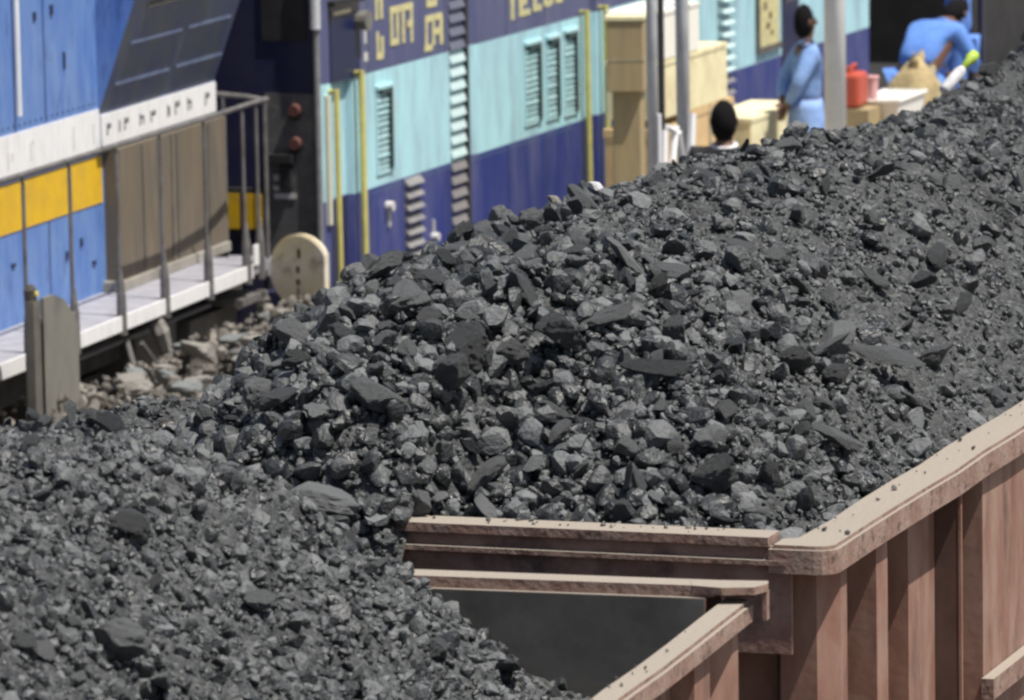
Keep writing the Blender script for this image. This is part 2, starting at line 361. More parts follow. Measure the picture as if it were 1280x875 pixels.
def wagon(label, loc, rz, L, kind):
    """open steel wagon; local u across (0 = outer right edge of the coping), v along (0 = end nearest the photographer)"""
    W = 2.9
    t = thing('coal_wagon', label, 'railway wagon', loc, rz, 'open coal wagons coupled in a row')
    near = kind == 'near'
    cw, ch = (.095, .06) if near else (.14, .085)
    zt = 3.2
    # side plates (lining kept as one plate each, coal-stained inside)
    for side in (0, 1):
        wi = .118 if near else .225
        a = -wi if side == 0 else -W + wi - .02
        MB().box((a, .16, 1.15), (a + .02, L - .16, zt - ch - .002)).build('side_wall', MT['wagon'], t)
        b = a - .006 if side == 0 else a + .021
        MB().box((b, .17, 1.2), (b + .005, L - .17, zt - ch - .004)).build('side_lining', MT['wagon_in'], t)
    # end plates
    ei = .115 if near else .22
    for v0 in (ei - .02, L - ei):
        MB().box((-W + ei + .005, v0, 1.15), (-ei - .005, v0 + .02, zt - (-.015 if near and v0 > 1 else .034 if near else .11))).build('end_wall', MT['wagon'], t)
        w = v0 + .021 if v0 < 1 else v0 - .006
        MB().box((-W + ei + .008, w, 1.2), (-ei - .008, w + .005, zt - (-.014 if near and v0 > 1 else .035 if near else .10))).build('end_lining', MT['wagon_in'], t)
    # copings along the sides, corners rounded off
    for side in (0, 1):
        def X(u): return u if side == 0 else -W - u
        poly = []
        rc = .065
        pts = [(-cw, L - .0), (-cw, .14)] if not near else [(-cw, L - .11), (-cw, 0.11)]
        for e in ((0, 1) if near else (0,)):
            pass
        if near:
            plan = [(-cw, 0), (0, 0), (0, L - .035), (-.035, L), (-cw, L)]
        else:
            def corner(vv, sgn):
                c = []
                for k in range(5):
                    an = k / 4 * math.pi / 2
                    c.append((-rc + rc * math.cos(an), vv + sgn * (rc - rc * math.sin(an))))
                return c
            plan = [(-cw, .13)] + [(-.205, .13), (-.205, 0)] + corner(0, 1)[::-1] + corner(L, -1) + [(-.205, L), (-.205, L - .13), (-cw, L - .13)]
        plan = [(X(u), v) for u, v in plan]
        b = bmesh.new()
        lo = [b.verts.new((x, y, zt - ch)) for x, y in plan]; hi = [b.verts.new((x, y, zt)) for x, y in plan]
        n = len(plan)
        b.faces.new(lo[::-1]); top = b.faces.new(hi)
        for i in range(n): b.faces.new((lo[i], lo[(i + 1) % n], hi[(i + 1) % n], hi[i]))
        bmesh.ops.bevel(b, geom=[e for e in top.edges], offset=.012, segments=2, affect='EDGES')
        # dents along the length
        cuts = [e for e in b.edges if abs(e.verts[0].co.y - e.verts[1].co.y) > 2]
        bmesh.ops.subdivide_edges(b, edges=cuts, cuts=26, use_grid_fill=True)
        for v in b.verts:
            if v.co.y > .3 and v.co.y < L - .3:
                v.co.z += .013 * noise.noise(Vector((v.co.x * 2, v.co.y * 2.2, 3 + side)))
                v.co.x += .016 * noise.noise(Vector((side * 9, v.co.y * 1.4, 8)))
        MB().bm(b).build('side_coping', MT['wagon_top'], t)
    # end beams
    for e in (0, 1):
        def V(v): return v if e == 0 else L - v
        def vb(mb, u0, u1, v0, v1, z0, z1):
            a, b_ = sorted((V(v0), V(v1))); mb.box((u0, a, z0), (u1, b_, z1)); return mb
        if near:
            c = MB(); vb(c, -W + .1, -.10, .012, .10, zt + .016, zt + .048)
            c.build('end_coping', MT['wagon_top'], t)
            w = MB(); vb(w, -W + .1, -.1, 0, .012, zt - .25, zt + .047); w.build('end_beam', MT['wagon_web'], t)
            gz = zt + .027
            pl = [(-.19, .02), (.035, -.005), (.045, .04), (.02, .10), (-.07, .125), (-.16, .105)]
            for s in (0, 1):
                q = [((u if s == 0 else -W - u), V(v)) for u, v in pl]
                k = MB().prism(q, gz, gz + .022)
                u0, u1 = (.028, .040) if s == 0 else (-W - .040, -W - .028)
                vb(k, u0, u1, .005, .04, gz - .085, gz - .002)
                vb(k, *((-.10, -.0) if s == 0 else (-W, -W + .10)), .004, .011, zt + .002, gz - .002)
                k.build('corner_gusset', MT['wagon_top'], t)
        else:
            c = MB(); vb(c, -W + .207, -.207, .004, .13, zt - .006, zt + .022)
            c.build('end_coping', MT['wagon_top'], t)
            w = MB(); vb(w, -W + .14, -.14, .02, .035, zt - .335, zt - .007); w.build('end_beam', MT['wagon_web'], t)
            r_ = MB(); vb(r_, -W + .15, -.15, -.003, .0195, zt - .062, zt - .047); r_.build('end_rib', MT['wagon_top'], t)
    # stanchions
    def stan(mb, side, d_out, d_in, v0, v1, z0=1.15, z1=None):
        z1 = z1 or zt - ch - .003
        a, b_ = (-d_in, -d_out) if side == 0 else (-W + d_out, -W + d_in)
        mb.box((a, v0, z0), (b_, v1, z1)); return mb
    def one(side, *a):
        stan(MB(), side, *a).build('stanchion', MT['wagon'], t)
    def post(side, v0, v1):
        b0 = -.096 if near else -.20
        q = [(b0, v0), (-.085, v0), (-.03, v0 + .07), (-.03, v1), (b0, v1)]
        q = [((u if side == 0 else -W - u), v) for u, v in q]
        MB().prism(q, 1.15, zt - ch - .003).build('corner_post', MT['wagon'], t)
    for side in (0, 1):
        if near:
            post(side, .16, .30); post(side, L - .24, L - .10)
            v = L - .43
            while v > .7:
                one(side, .03, .097, v - .17, v)
                v -= .95
        else:
            post(side, .10, .24)
            post(side, L - .30, L - .16)
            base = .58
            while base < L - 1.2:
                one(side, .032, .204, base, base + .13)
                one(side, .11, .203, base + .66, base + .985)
                stan(MB(), side, .030, .202, base + .99, base + 1.0).build('stiffener_plate', MT['wagon_shade'], t)
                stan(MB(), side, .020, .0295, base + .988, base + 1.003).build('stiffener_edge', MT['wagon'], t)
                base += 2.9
            v = 1.90
            while v < L - 1.3:
                one(side, .034, .20, v, v + 1.12, 1.3)
                v += 2.9
            v = 1.86
            while v < L - 1.3:
                a, b_ = (-.03, .012) if side == 0 else (-W - .012, -W + .03)
                MB().box((a, v, 2.36), (b_, v + 1.2, 2.43)).build('side_waist_rail', MT['wagon_top'], t); v += 2.9
    # floor, frame, running gear
    MB().box((-W + .2, .2, 1.1), (-.2, L - .2, 1.15)).build('floor', MT['underframe'], t)
    f = MB(); f.box((-1.75, 0, .75), (-1.15, L, 1.095))
    for v in (-.0, L - .15): f.box((-W + .25, v, .85), (-.25, v + .15, 1.09))
    f.build('underframe', MT['underframe'], t)
    for v in (1.2, 3.2, L - 3.2, L - 1.2): axle(t, v)
    return t

LF = 9.78
far_wagon = wagon('open reddish brown wagon heaped with coal, its pale rim corner at lower right', (-4.545, 15.85, 0), 0, LF, 'far')
LN = 9.0
hx, hy = -math.sin(H3), math.cos(H3)
near_wagon = wagon('nearest brown wagon, part empty in its far corner, pale gusset on rim', (-4.545 - hx * LN, 15.04 - hy * LN, 0), H3, LN, 'near')
third_wagon = wagon('farthest coal wagon, buried under its heap at the top right', (-4.50, 26.6, 0), R(-.6), LF, 'far')

# ================================================================ coal
def smin(a, b, k=.12):
    return -k * np.log(np.exp(-a / k) + np.exp(-b / k))

def vnoise(x, y, seed):
    """value noise, bicubic-ish, numpy"""
    xi = np.floor(x).astype(int); yi = np.floor(y).astype(int)
    fx = x - xi; fy = y - yi
    fx = fx * fx * (3 - 2 * fx); fy = fy * fy * (3 - 2 * fy)
    def h(i, j):
        n = (i * 374761393 + j * 668265263 + seed * 1442695041) & 0x7fffffff
        n = ((n ^ (n >> 13)) * 1274126177) & 0x7fffffff
        return (n ^ (n >> 16)) % 10007 / 10007.0
    return (h(xi, yi) * (1 - fx) + h(xi + 1, yi) * fx) * (1 - fy) + (h(xi, yi + 1) * (1 - fx) + h(xi + 1, yi + 1) * fx) * fy

def zfar(X, Y):                                  # world coordinates
    X = np.asarray(X, float); Y = np.asarray(Y, float)
    d = X + 6.05
    P = np.where(d > 0, 3.82 - .38 * d * d, 3.82 - .24 * d * d)
    P = P - .19 * np.clip((Y - 21.0) / 3, 0, 1)
    P = P - .42 * np.clip((-6.82 - X) / .5, 0, 1) * np.clip((18.5 - Y) / .9, 0, 1)
    left = np.clip((-6.15 - X) / .8, 0, 1)
    zend = np.where(X > -5.82, 3.15, 3.15 + .31 * np.clip((-5.82 - X) / .14, 0, 1))
    left2 = np.clip((-6.45 - X) / .75, 0, 1)
    ramp = zend + (.62 - .12 * left) * (Y - 15.97 - .25 * left - .95 * left2)
    z = smin(P, ramp)
    fr = 3.5 + .62 * (25.6 - Y)
    z = smin(z, fr, .06)
    z = np.where(Y < 15.97, np.where(X < -5.90, z - .8 * (15.97 - Y), 2.3), z)
    z = np.where(X < -7.4, np.minimum(z, 3.3 + .9 * (X + 7.4)), z)
    z = np.where((X < -7.2) & (X > -7.62) & (Y > 16) & (Y < 17.9), np.maximum(z, 3.255), z)
    return z + .05 * (vnoise(X * 2.2, Y * 2.2, 3) - .5) + .085 * (vnoise(X * 6.5, Y * 6.5, 4) - .5)

def znear(u, v):                                 # near wagon, u from the right rim, v back from its far end (negative)
    u = np.asarray(u, float); v = np.asarray(v, float)
    us = [-3.0, -2.3, -1.74, -1.47, -1.25, -1.05, -.77, -.55, -.1]
    ps = [3.58, 3.68, 3.71, 3.69, 3.57, 3.34, 3.10, 2.96, 2.80]
    P = np.interp(u, us, ps)
    zend = np.minimum(P, 3.27 + .25 * np.clip((-1.1 - u) / .8, 0, 1))
    ramp = np.where(u < -1.0, zend + .75 * (-v - .12), P + 1)
    z = smin(P + .08 * np.clip(-v, 0, 1), ramp, .05)
    return z + .05 * (vnoise(u * 2.2 + 30, v * 2.2 + 30, 5) - .5) + .065 * (vnoise(u * 7 + 30, v * 7 + 30, 6) - .5)

def zthird(X, Y):
    X = np.asarray(X, float); Y = np.asarray(Y, float)
    d = X + 6.1
    P = 3.79 - .24 * d * d + .06 * np.clip((Y - 28.5) / 3, 0, 1) - .12 * np.clip((-6.95 - X) / .4, 0, 1)
    ramp = 3.25 + .5 * (Y - 26.6)
    z = smin(P, ramp)
    z = np.where(X < -7.6, np.minimum(z, 3.3 + .9 * (X + 7.6)), z)
    return z + .10 * (vnoise(X * 2.2, Y * 2.2, 8) - .5) + .06 * (vnoise(X * 6, Y * 6, 9) - .5)

def hull_rock(seed, sub=2, flat=.7):
    """a broken lump: a noisy ball with several fracture planes cut into it"""
    r = random.Random(seed)
    b = bmesh.new()
    bmesh.ops.create_icosphere(b, subdivisions=sub, radius=1)
    off = Vector((r.uniform(-50, 50), r.uniform(-50, 50), r.uniform(-50, 50)))
    planes = [(Vector((r.gauss(0, 1), r.gauss(0, 1), r.gauss(0, 1))).normalized(), r.uniform(.42, .82)) for _ in range(r.randint(5, 8))]
    sx, sy, sz = 1, r.uniform(.62, .98), r.uniform(.5, .85) * flat / .7
    for v in b.verts:
        d = v.co.normalized()
        p = d * (1 + .30 * noise.noise(d * 1.2 + off) + .16 * noise.noise(d * 2.6 + off))
        for n_, h_ in planes:
            k = p.dot(n_) - h_
            if k > 0: p = p - n_ * k * .92
        p = p * (1 + .07 * noise.noise(d * 5 + off))
        v.co = Vector((p.x * sx, p.y * sy, p.z * sz))
    mxl = max(v.co.length for v in b.verts)
    for v in b.verts: v.co /= mxl
    return b

def rock_arrays(n, npts):
    out = []
    for i in range(n):
        b = hull_rock(100 + i, npts)
        bmesh.ops.triangulate(b, faces=b.faces[:])
        b.verts.index_update()
        out.append((np.array([v.co[:] for v in b.verts]), np.array([[v.index for v in f.verts] for f in b.faces])))
        b.free()
    return out
SMALL_ROCKS = rock_arrays(14, 1)
MED_ROCKS = rock_arrays(24, 2)

def rot_mats(n):
    q = rng.normal(size=(n, 4)); q[:, 1:3] *= .55; q /= np.linalg.norm(q, axis=1)[:, None]
    w, x, y, z = q.T
    return np.stack([np.stack([1 - 2 * (y * y + z * z), 2 * (x * y - z * w), 2 * (x * z + y * w)], 1),
                     np.stack([2 * (x * y + z * w), 1 - 2 * (x * x + z * z), 2 * (y * z - x * w)], 1),
                     np.stack([2 * (x * z - y * w), 2 * (y * z + x * w), 1 - 2 * (x * x + y * y)], 1)], 1)

def scatter(V, F, pts, sizes, rocks, keep=None):
    """append rocks of the given sizes (radius) at pts"""
    which = rng.integers(0, len(rocks), len(pts)); M_ = rot_mats(len(pts))
    for k, (rv, rf) in enumerate(rocks):
        idx = np.nonzero(which == k)[0]
        if not len(idx): continue
        vv = np.einsum('nij,vj->nvi', M_[idx], rv) * sizes[idx][:, None, None] + pts[idx][:, None, :]
        off = V[1] + np.arange(len(idx))[:, None, None] * len(rv)
        V[0].append(vv.reshape(-1, 3)); F.append((rf[None] + off).reshape(-1, 3)); V[1] += len(idx) * len(rv)

def mesh_np(name, verts, tris, material):
    me = bpy.data.meshes.new(name)
    me.vertices.add(len(verts)); me.vertices.foreach_set('co', verts.astype(np.float32).ravel())
    me.loops.add(len(tris) * 3); me.loops.foreach_set('vertex_index', tris.astype(np.int32).ravel())
    me.polygons.add(len(tris)); me.polygons.foreach_set('loop_start', np.arange(0, len(tris) * 3, 3, dtype=np.int32))
    me.polygons.foreach_set('use_smooth', np.zeros(len(tris), dtype=bool))
    me.update(calc_edges=True); me.validate()
    me.materials.append(material)
    return me

def heap(name, label, zfun, x0, x1, y0, y1, n_small, n_med, loc=(0, 0, 0), rz=0, ybias=1.0, coarse=None, step=.02, hi=.06, mats=('coal', 'coal_fines'), cat='coal'):
    gx = np.arange(x0, x1 + 1e-6, step); gy = np.arange(y0, y1 + 1e-6, step)
    X, Y = np.meshgrid(gx, gy)
    Z = zfun(X, Y) - .028 - (.022 * coarse(X, Y) if coarse is not None else 0) + .030 * (vnoise(X * 16, Y * 16, 1) - .5) + .020 * (vnoise(X * 37, Y * 37, 2) - .5)
    vs = np.stack([X, Y, Z], -1).reshape(-1, 3)
    nx, ny = len(gx), len(gy)
    i = (np.arange(ny - 1)[:, None] * nx + np.arange(nx - 1)[None]).ravel()
    tris = np.concatenate([np.stack([i, i + 1, i + nx + 1], 1), np.stack([i, i + nx + 1, i + nx], 1)])
    tris = tris[(vs[:, 2][tris] > 2.55).all(1)]
    V = [[vs], len(vs)]; F = [tris]
    def pts(n):
        x = rng.uniform(x0, x1, n); y = y0 + (y1 - y0) * rng.uniform(0, 1, n) ** ybias
        return x, y
    x, y = pts(n_small)
    if coarse is not None: k = ~((y < 15.99) & (x > -5.92)); x, y = x[k], y[k]
    n_small = len(x); s = .006 + .021 * rng.random(n_small) ** 2.1
    scatter(V, F, np.stack([x, y, zfun(x, y) - .030 + s * rng.uniform(-.3, .8, n_small)], 1), s, SMALL_ROCKS)
    x, y = pts(n_med); s = .024 + (hi - .024) * rng.random(n_med) ** 2.4
    if coarse is not None:
        k = coarse(x, y); keep = rng.random(n_med) < k; x, y, s = x[keep], y[keep], s[keep]
    scatter(V, F, np.stack([x, y, zfun(x, y) - .04 + s * rng.uniform(.0, .95, len(s))], 1), s, MED_ROCKS)
    me = mesh_np(name, np.concatenate(V[0]), np.concatenate(F), MT[mats[0]])
    me.materials.append(MT[mats[1]])
    mi = np.zeros(len(me.polygons), dtype=np.int32); mi[:len(tris)] = 1
    me.polygons.foreach_set('material_index', mi)
    o = bpy.data.objects.new(name, me); COL.objects.link(o); o.location = loc; o.rotation_euler = (0, 0, rz)
    return tag(o, label, cat, kind='stuff')

def coarse_far(x, y):
    """coarse coal on the near left face of the heap, fines towards the right rim and the far end"""
    k = .13 + .87 * np.clip((18.3 - y) / 1.5, 0, 1)
    return k * (1 - .6 * np.clip((x + 5.45) / .6, 0, 1)) * np.where((y < 15.99) & (x > -5.92), 0, 1) * np.where((x < -6.98) & (y < 18.7), .06, 1)
heap('coal_heap', 'heaped coal filling the long wagon in the middle, coarse lumps at its near end', zfar, -7.75, -4.71, 15.60, 25.5, 40000, 14000, ybias=1.45, coarse=coarse_far, hi=.062)
heap('coal_heap', 'finer coal heaped in the near wagon at lower left, sloping down to its bare corner', znear, -2.75, -.13, -4.7, -.13, 36000, 3600, (-4.545, 15.04, 0), H3, hi=.044)
heap('coal_heap', 'coal mounded on the farthest wagon, rising at the top right corner', zthird, -7.9, -4.75, 26.85, 36, 12000, 1300, ybias=1.3, step=.04)

# crumbs of coal and dust spilled on the copings of the middle and near wagons
cr_n = 26
cx = -4.545 - .138 * rng.random(cr_n) ** .45; cy = 16.05 + 3.2 * rng.random(cr_n)
cs = .004 + .010 * rng.random(cr_n) ** 3
V = [[], 0]; F = []
scatter(V, F, np.stack([cx, cy, 3.203 + cs * .4], 1), cs, SMALL_ROCKS)
ex = -4.8 - 1.1 * rng.random(26); es_ = .004 + .010 * rng.random(26) ** 3
scatter(V, F, np.stack([ex, 15.87 + .09 * rng.random(26) ** .5, 3.222 + es_ * .4], 1), es_, SMALL_ROCKS)
nu = -.01 - .078 * rng.random(20) ** .5; nv = -.2 - 1.6 * rng.random(20); ns = .004 + .007 * rng.random(20) ** 3
scatter(V, F, np.stack([-4.545 + math.cos(H3) * nu + hx * nv, 15.04 + math.sin(H3) * nu + hy * nv, 3.202 + ns * .4], 1), ns, SMALL_ROCKS)
o = bpy.data.objects.new('coal_crumbs', mesh_np('coal_crumbs', np.concatenate(V[0]), np.concatenate(F), MT['crumb'])); COL.objects.link(o)
tag(o, 'crumbs of coal spilled along the pale wagon rims', 'coal crumbs', kind='stuff')

# lumps that can be told apart, each its own object
def lump_mesh(i, flat=.7):
    b = hull_rock(900 + i, 4, flat)
    off = Vector((i * 7.3, 3, 1))
    for v in b.verts:
        d = v.co.normalized()
        v.co *= 1 + .045 * noise.noise(d * 6 + off) + .03 * abs(noise.noise(d * 12 + off))
    me = bpy.data.meshes.new('coal_lump'); b.to_mesh(me); b.free()
    me.materials.append(MT['coal_lump'])
    return me
LUMPS = [lump_mesh(i) for i in range(16)] + [lump_mesh(40 + i, .4) for i in range(5)]
PALE = LUMPS[3].copy(); PALE.materials.clear(); PALE.materials.append(MT['pale_lump'])

def lump(me, loc, size, rot, label, group=None, sc=(1, 1, 1)):
    o = bpy.data.objects.new('coal_lump', me); COL.objects.link(o)
    o.location = loc; o.scale = (size * sc[0], size * sc[1], size * sc[2]); o.rotation_euler = rot
    return tag(o, label, 'coal lump', group)

HERO = []
def hero_far(X, Y, size, label, me=None, rot=None, sc=(1, 1, 1), lift=.25):
    me = me or LUMPS[len(HERO) % 16]
    rot = rot or (random.uniform(-.4, .4), random.uniform(-.4, .4), random.uniform(0, 6))
    HERO.append((X, Y, size))
    lump(me, (X, Y, float(zfar(X, Y)) + size * lift), size, rot, label, None, sc)
hero_far(-5.00, 18.08, .135, 'long tilted slab of coal with a dark underside, toward the right rim', LUMPS[17], (.55, .15, .95), (1.25, .7, .75), .45)
hero_far(-5.61, 17.67, .085, 'flat-topped dark block of coal standing over a black hollow mid heap', LUMPS[5], (.1, .2, .4), (1.1, .9, .9), .5)
hero_far(-5.39, 17.66, .075, 'coal block right of the flat-topped block, past the black hollow', LUMPS[11], (.3, .1, 1.2), (1.2, .8, .7))
hero_far(-5.62, 16.98, .105, 'broad grey boulder of coal lying alone in the middle of the heap', LUMPS[6], (.1, -.2, .3), (1.15, .9, .6))
hero_far(-6.22, 16.93, .085, 'flat grey slab of coal behind the coarse lumps, near the yellow handrails', LUMPS[18], (.2, .2, .2), (1.1, .8, .8))
hero_far(-5.71, 16.76, .115, 'largest upright coal boulder with a black cleft on its right', LUMPS[9], (.4, .3, .8), (.9, .8, 1.15), .5)
hero_far(-5.855, 16.65, .085, 'square-faced coal block left of the largest boulder', LUMPS[2], (.9, .1, .3), (.9, .8, .9), .5)
hero_far(-6.06, 16.49, .06, 'small square coal block with a smooth pale face', LUMPS[12], (1.0, 0, .3), (1, .85, .8), .5)
hero_far(-5.92, 16.30, .095, 'pale kinked coal lump with a long right-hand point', LUMPS[7], (.5, .7, 2.6), (1.2, .7, .8), .5)
hero_far(-5.76, 16.42, .058, 'pale almost white stone among the coarse coal', PALE, (.8, .3, .2), (.9, .8, 1.2), .7)
hero_far(-5.07, 16.31, .105, 'large craggy grey lump above the wagon end, in front of a black hollow', LUMPS[10], (.7, .5, 2.4), (1.3, .8, .8), .5)
hero_far(-4.87, 17.02, .095, 'sloping coal slab close to the right rim, black gap below it', LUMPS[19], (.3, .4, .7), (1.2, .8, .9), .4)
hero_far(-4.88, 17.98, .09, 'smooth grey slab lying against the right rim, furthest along it', LUMPS[20], (.3, .5, 1.2), (1.3, .8, .8), .3)
hero_far(-6.09, 16.09, .09, 'dark rounded coal block just left of the wagon end corner', LUMPS[0], (.2, .2, .5))
hero_far(-5.37, 16.75, .095, 'long dark ledge of coal with a ragged shadow under it', LUMPS[16], (.3, .1, .2), (1.4, .8, .7), .4)
hero_far(-5.47, 19.61, .05, 'small pale rounded lump far along the fine coal', PALE, (.2, .3, 1), (.9, .8, 1), .6)
hero_far(-6.45, 16.15, .085, 'pale-topped flat lump at the left foot of the coarse coal', LUMPS[18], (.2, -.3, .2), (1.2, .9, .8), .35)
hero_far(-6.33, 16.45, .08, 'upright wedge of coal above the left foot of the heap', LUMPS[4], (.9, .4, .1), (.8, .7, 1.1), .5)
o = lump(LUMPS[8].copy(), (-6.74, 16.02, float(zfar(-6.69, 16.05)) + .03), .062, (.3, .2, .2), 'pale greenish grey block beside the tan rubble')
o.data.materials.clear(); o.data.materials.append(MT['stone_grey'])
HERO_N = []
def hero_near(u, v, size, label, me, rot, sc=(1, 1, 1), lift=.3):
    HERO_N.append((u, v, size))
    z = float(znear(u, v)) + size * lift
    nx_, ny_ = math.cos(H3), math.sin(H3)
    lump(me, (-4.545 + nx_ * u + hx * v, 15.04 + ny_ * u + hy * v, z), size, rot, label, None, sc)
hero_near(-1.25, -1.69, .075, 'coal lump over a round black hollow in the near wagon', LUMPS[13], (.2, .3, .4), (1, .9, .8), .5)
hero_near(-1.11, -2.26, .098, 'largest smooth boulder of the near wagon, with a long black cleft below', LUMPS[2], (.2, .1, .3), (1.0, .9, .85), .25)
hero_near(-1.295, -1.445, .038, 'small pale triangular chip on the near wagon', PALE, (.6, .2, .9), (1, .8, .8), .6)
hero_near(-1.19, -.37, .11, 'broad dark lump at the crest of the near wagon, next to the far wagon end', LUMPS[15], (.2, .3, .5), (1.2, .9, .7), .3)
hero_near(-1.02, -1.38, .05, 'pale grey knob in the middle of the near wagon slope', LUMPS[1], (.4, .2, .4))
hero_near(-.61, -.42, .085, 'long lump on the lower edge of the near slope beside the bare steel', LUMPS[17], (.4, .2, 2.3), (1.3, .7, .7))
hero_near(-.99, -2.24, .075, 'bright-edged slab right of the long black cleft', LUMPS[18], (.7, .4, 2.2), (1.3, .7, .7), .5)

def many(n, xs, ys, zf, smin_, smax, label, group, tr=None, avoid=(), bias=1.0, coarse=None):
    k = 0; tries = 0; put = []
    while k < n and tries < 20000:
        tries += 1
        x = random.uniform(*xs); y = ys[0] + (ys[1] - ys[0]) * random.random() ** bias
        if coarse is not None and random.random() > float(coarse(np.array(x), np.array(y))): continue
        s = smin_ + (smax - smin_) * random.random() ** 2.2
        if any((x - a) ** 2 + (y - b) ** 2 < (s * .7 + c * .9) ** 2 for a, b, c in list(avoid) + put): continue
        put.append((x, y, s))
        z = float(zf(x, y)) + s * random.uniform(.1, .4)
        loc = (x, y, z)
        if tr: loc = tr(x, y, z)
        lump(random.choice(LUMPS), loc, s, (random.gauss(0, .6), random.gauss(0, .6), random.uniform(0, 6.28)), label, group,
             (random.uniform(.9, 1.2), random.uniform(.7, 1), random.uniform(.6, 1)))
        k += 1
def cf2(x, y): return np.clip((18.4 - y) / 1.5, .10, 1) * (1 - .5 * np.clip((x + 5.3) / .5, 0, 1))
many(185, (-6.95, -4.87), (16.0, 21.5), zfar, .042, .100, 'angular grey-black lump of coal on the long middle heap', 'loose coal lumps on the middle wagon', avoid=HERO, coarse=cf2)
many(65, (-2.5, -.45), (-3.2, -.32), znear, .03, .07, 'angular grey-black lump of coal on the near wagon heap', 'loose coal lumps on the near wagon',
     tr=lambda u, v, z: (-4.545 + math.cos(H3) * u + hx * v, 15.04 + math.sin(H3) * u + hy * v, z), avoid=HERO_N)
for (x_, y_, s_) in ((-5.90, 15.965, .06), (-5.97, 15.91, .07), (-6.05, 15.93, .055)):
    lump(LUMPS[int(s_ * 1000) % 16], (x_, y_, 3.265), s_, (.3, .5, x_ * 9), 'coal lump hanging over the left end of the far wagon rim', 'coal lumps hanging over the rim')
many(21, (-7.2, -5.4), (27.3, 31.5), zthird, .06, .12, 'angular grey-black lump of coal on the farthest heap', 'loose coal lumps on the farthest wagon')

# ================================================================ locomotive (local: u right, v along, origin under its railing)
LOCO = (-13.2, 33.033, 0)
lo_ = thing('diesel_locomotive', 'blue locomotive with white and yellow bands, walkway and thin handrails, at left', 'locomotive', LOCO, H3)
V0 = -9.0
HU = -.5
# hood, blue side; its right part carries the flared radiator
MB().box((-2.6, V0, 1.62), (HU, .44, 4.05)).build('hood', MT['loco_blue'], lo_)
MB().box((HU, V0, 2.555), (HU + .006, -1.72, 2.80)).build('white_band', MT['white'], lo_)
yb = MB(); yb.box((HU, V0, 2.225), (HU + .006, -1.70, 2.515)); yb.build('yellow_band', MT['yellow'], lo_)
for (v, z, h_) in ((-3.27, 2.60, .10), (-3.20, 2.64, .05), (-2.9, 2.61, .11), (-2.86, 2.70, .03), (-2.18, 2.60, .14), (-1.84, 2.60, .12)):
    MB().box((HU + .003, v, z), (HU + .0085, v + .018, z + h_)).build('band_letter', MT['letter_white'], lo_)
MB().box((HU, V0, 2.517), (HU + .012, -1.72, 2.552)).build('trim_strip', MT['loco_navy'], lo_)
# streaks of rivets / hatches on the blue side
hb = MB()
for (v, z, w, h_) in ((-2.78, 3.43, .035, .05), (-2.5, 3.44, .04, .06), (-2.3, 3.1, .02, .1), (-3.25, 2.02, .06, .02), (-2.1, 2.0, .03, .05), (-1.9, 1.86, .05, .025), (-2.35, 1.95, .03, .05)):
    hb.box((HU, v, z), (HU + .01, v + w, z + h_))
hb.build('hatch_catch', MT['navy_dark'], lo_)
MB().tube([(HU + .03, -3.12, 2.9), (HU + .03, -3.12, 3.9)], .018).build('drain_pipe', MT['white'], lo_)
for v in (-2.62, -3.9, -5.2):
    sm = MB(); sm.box((HU, v, 1.70), (HU + .004, v + .008, 2.22)); sm.box((HU, v, 2.81), (HU + .004, v + .008, 4.0)); sm.build('panel_seam', MT['navy_dark'], lo_)
sm = MB()
for k in range(34): sm.box((HU, -1.80 - k * .09, 2.835), (HU + .006, -1.788 - k * .09, 2.847))
sm.build('rivets', MT['loco_navy'], lo_)
# flared radiator
fv0, fv1 = -1.73, .42
f = MB()
f.add([(HU, fv0, 2.76), (HU, fv1, 2.76), (HU + .40, fv1, 3.86), (HU + .40, fv0, 3.86), (HU, fv0, 3.95), (HU, fv1, 3.95)],
      [(0, 1, 2, 3), (3, 2, 5, 4), (1, 5, 2)])
MB().add([(HU, fv0 - .001, 2.76), (HU + .40, fv0 - .001, 3.86), (HU, fv0 - .001, 3.95)], [(0, 1, 2)]).build('flare_cheek', MT['loco_blue'], lo_)
fl = f.build('radiator_flare', MT['loco_navy'], lo_)
def on_flare(z, off=.0): return HU + .40 * (z - 2.76) / 1.10 + off
ld = MB()
for (z, a, b_) in ((3.18, -1.55, -.62), (3.185, -.5, .32), (2.93, -1.6, -.62), (2.935, -.5, .38)):
    ld.box((on_flare(z) - .01, a, z), (on_flare(z) + .012, b_, z + .018))
ld.build('louvre_ledge', MT['ledge'], lo_)
gr = MB()
for k in range(7):
    z = 3.40 + k * .055
    gr.box((on_flare(z) - .01, -1.45, z), (on_flare(z) + .014, -.25, z + .03))
gr.build('radiator_grille', MT['under_box'], lo_)
# name board under the flare
nb = MB().box((HU, -1.705, 2.566), (HU + .014, .415, 2.757)).build('name_board', MT['white'], lo_)
rr = random.Random(4)
for i, v in enumerate((-1.62, -1.40, -1.31, -1.03, -.83, -.52, -.38, -.14, .20)):
    lt = MB()
    w = (.07, .03, .075, .08, .09, .05, .09, .075, .085)[i]
    zc = 2.625
    h_ = .07 + .02 * rr.random()
    lt.box((HU + .0135, v, zc), (HU + .0165, v + .02, zc + h_))
    if w > .04:
        lt.box((HU + .0135, v + .02, zc + h_ * .55), (HU + .0165, v + w, zc + h_ * .55 + .018))
        if i % 2: lt.box((HU + .0135, v + w - .018, zc + .004), (HU + .0165, v + w, zc + h_ * .55))
        else: lt.box((HU + .0135, v + w * .5, zc + h_ * .75), (HU + .0165, v + w, zc + h_ * .75 + .016))
    lt.build('letter', MT['letter_dark'], nb)
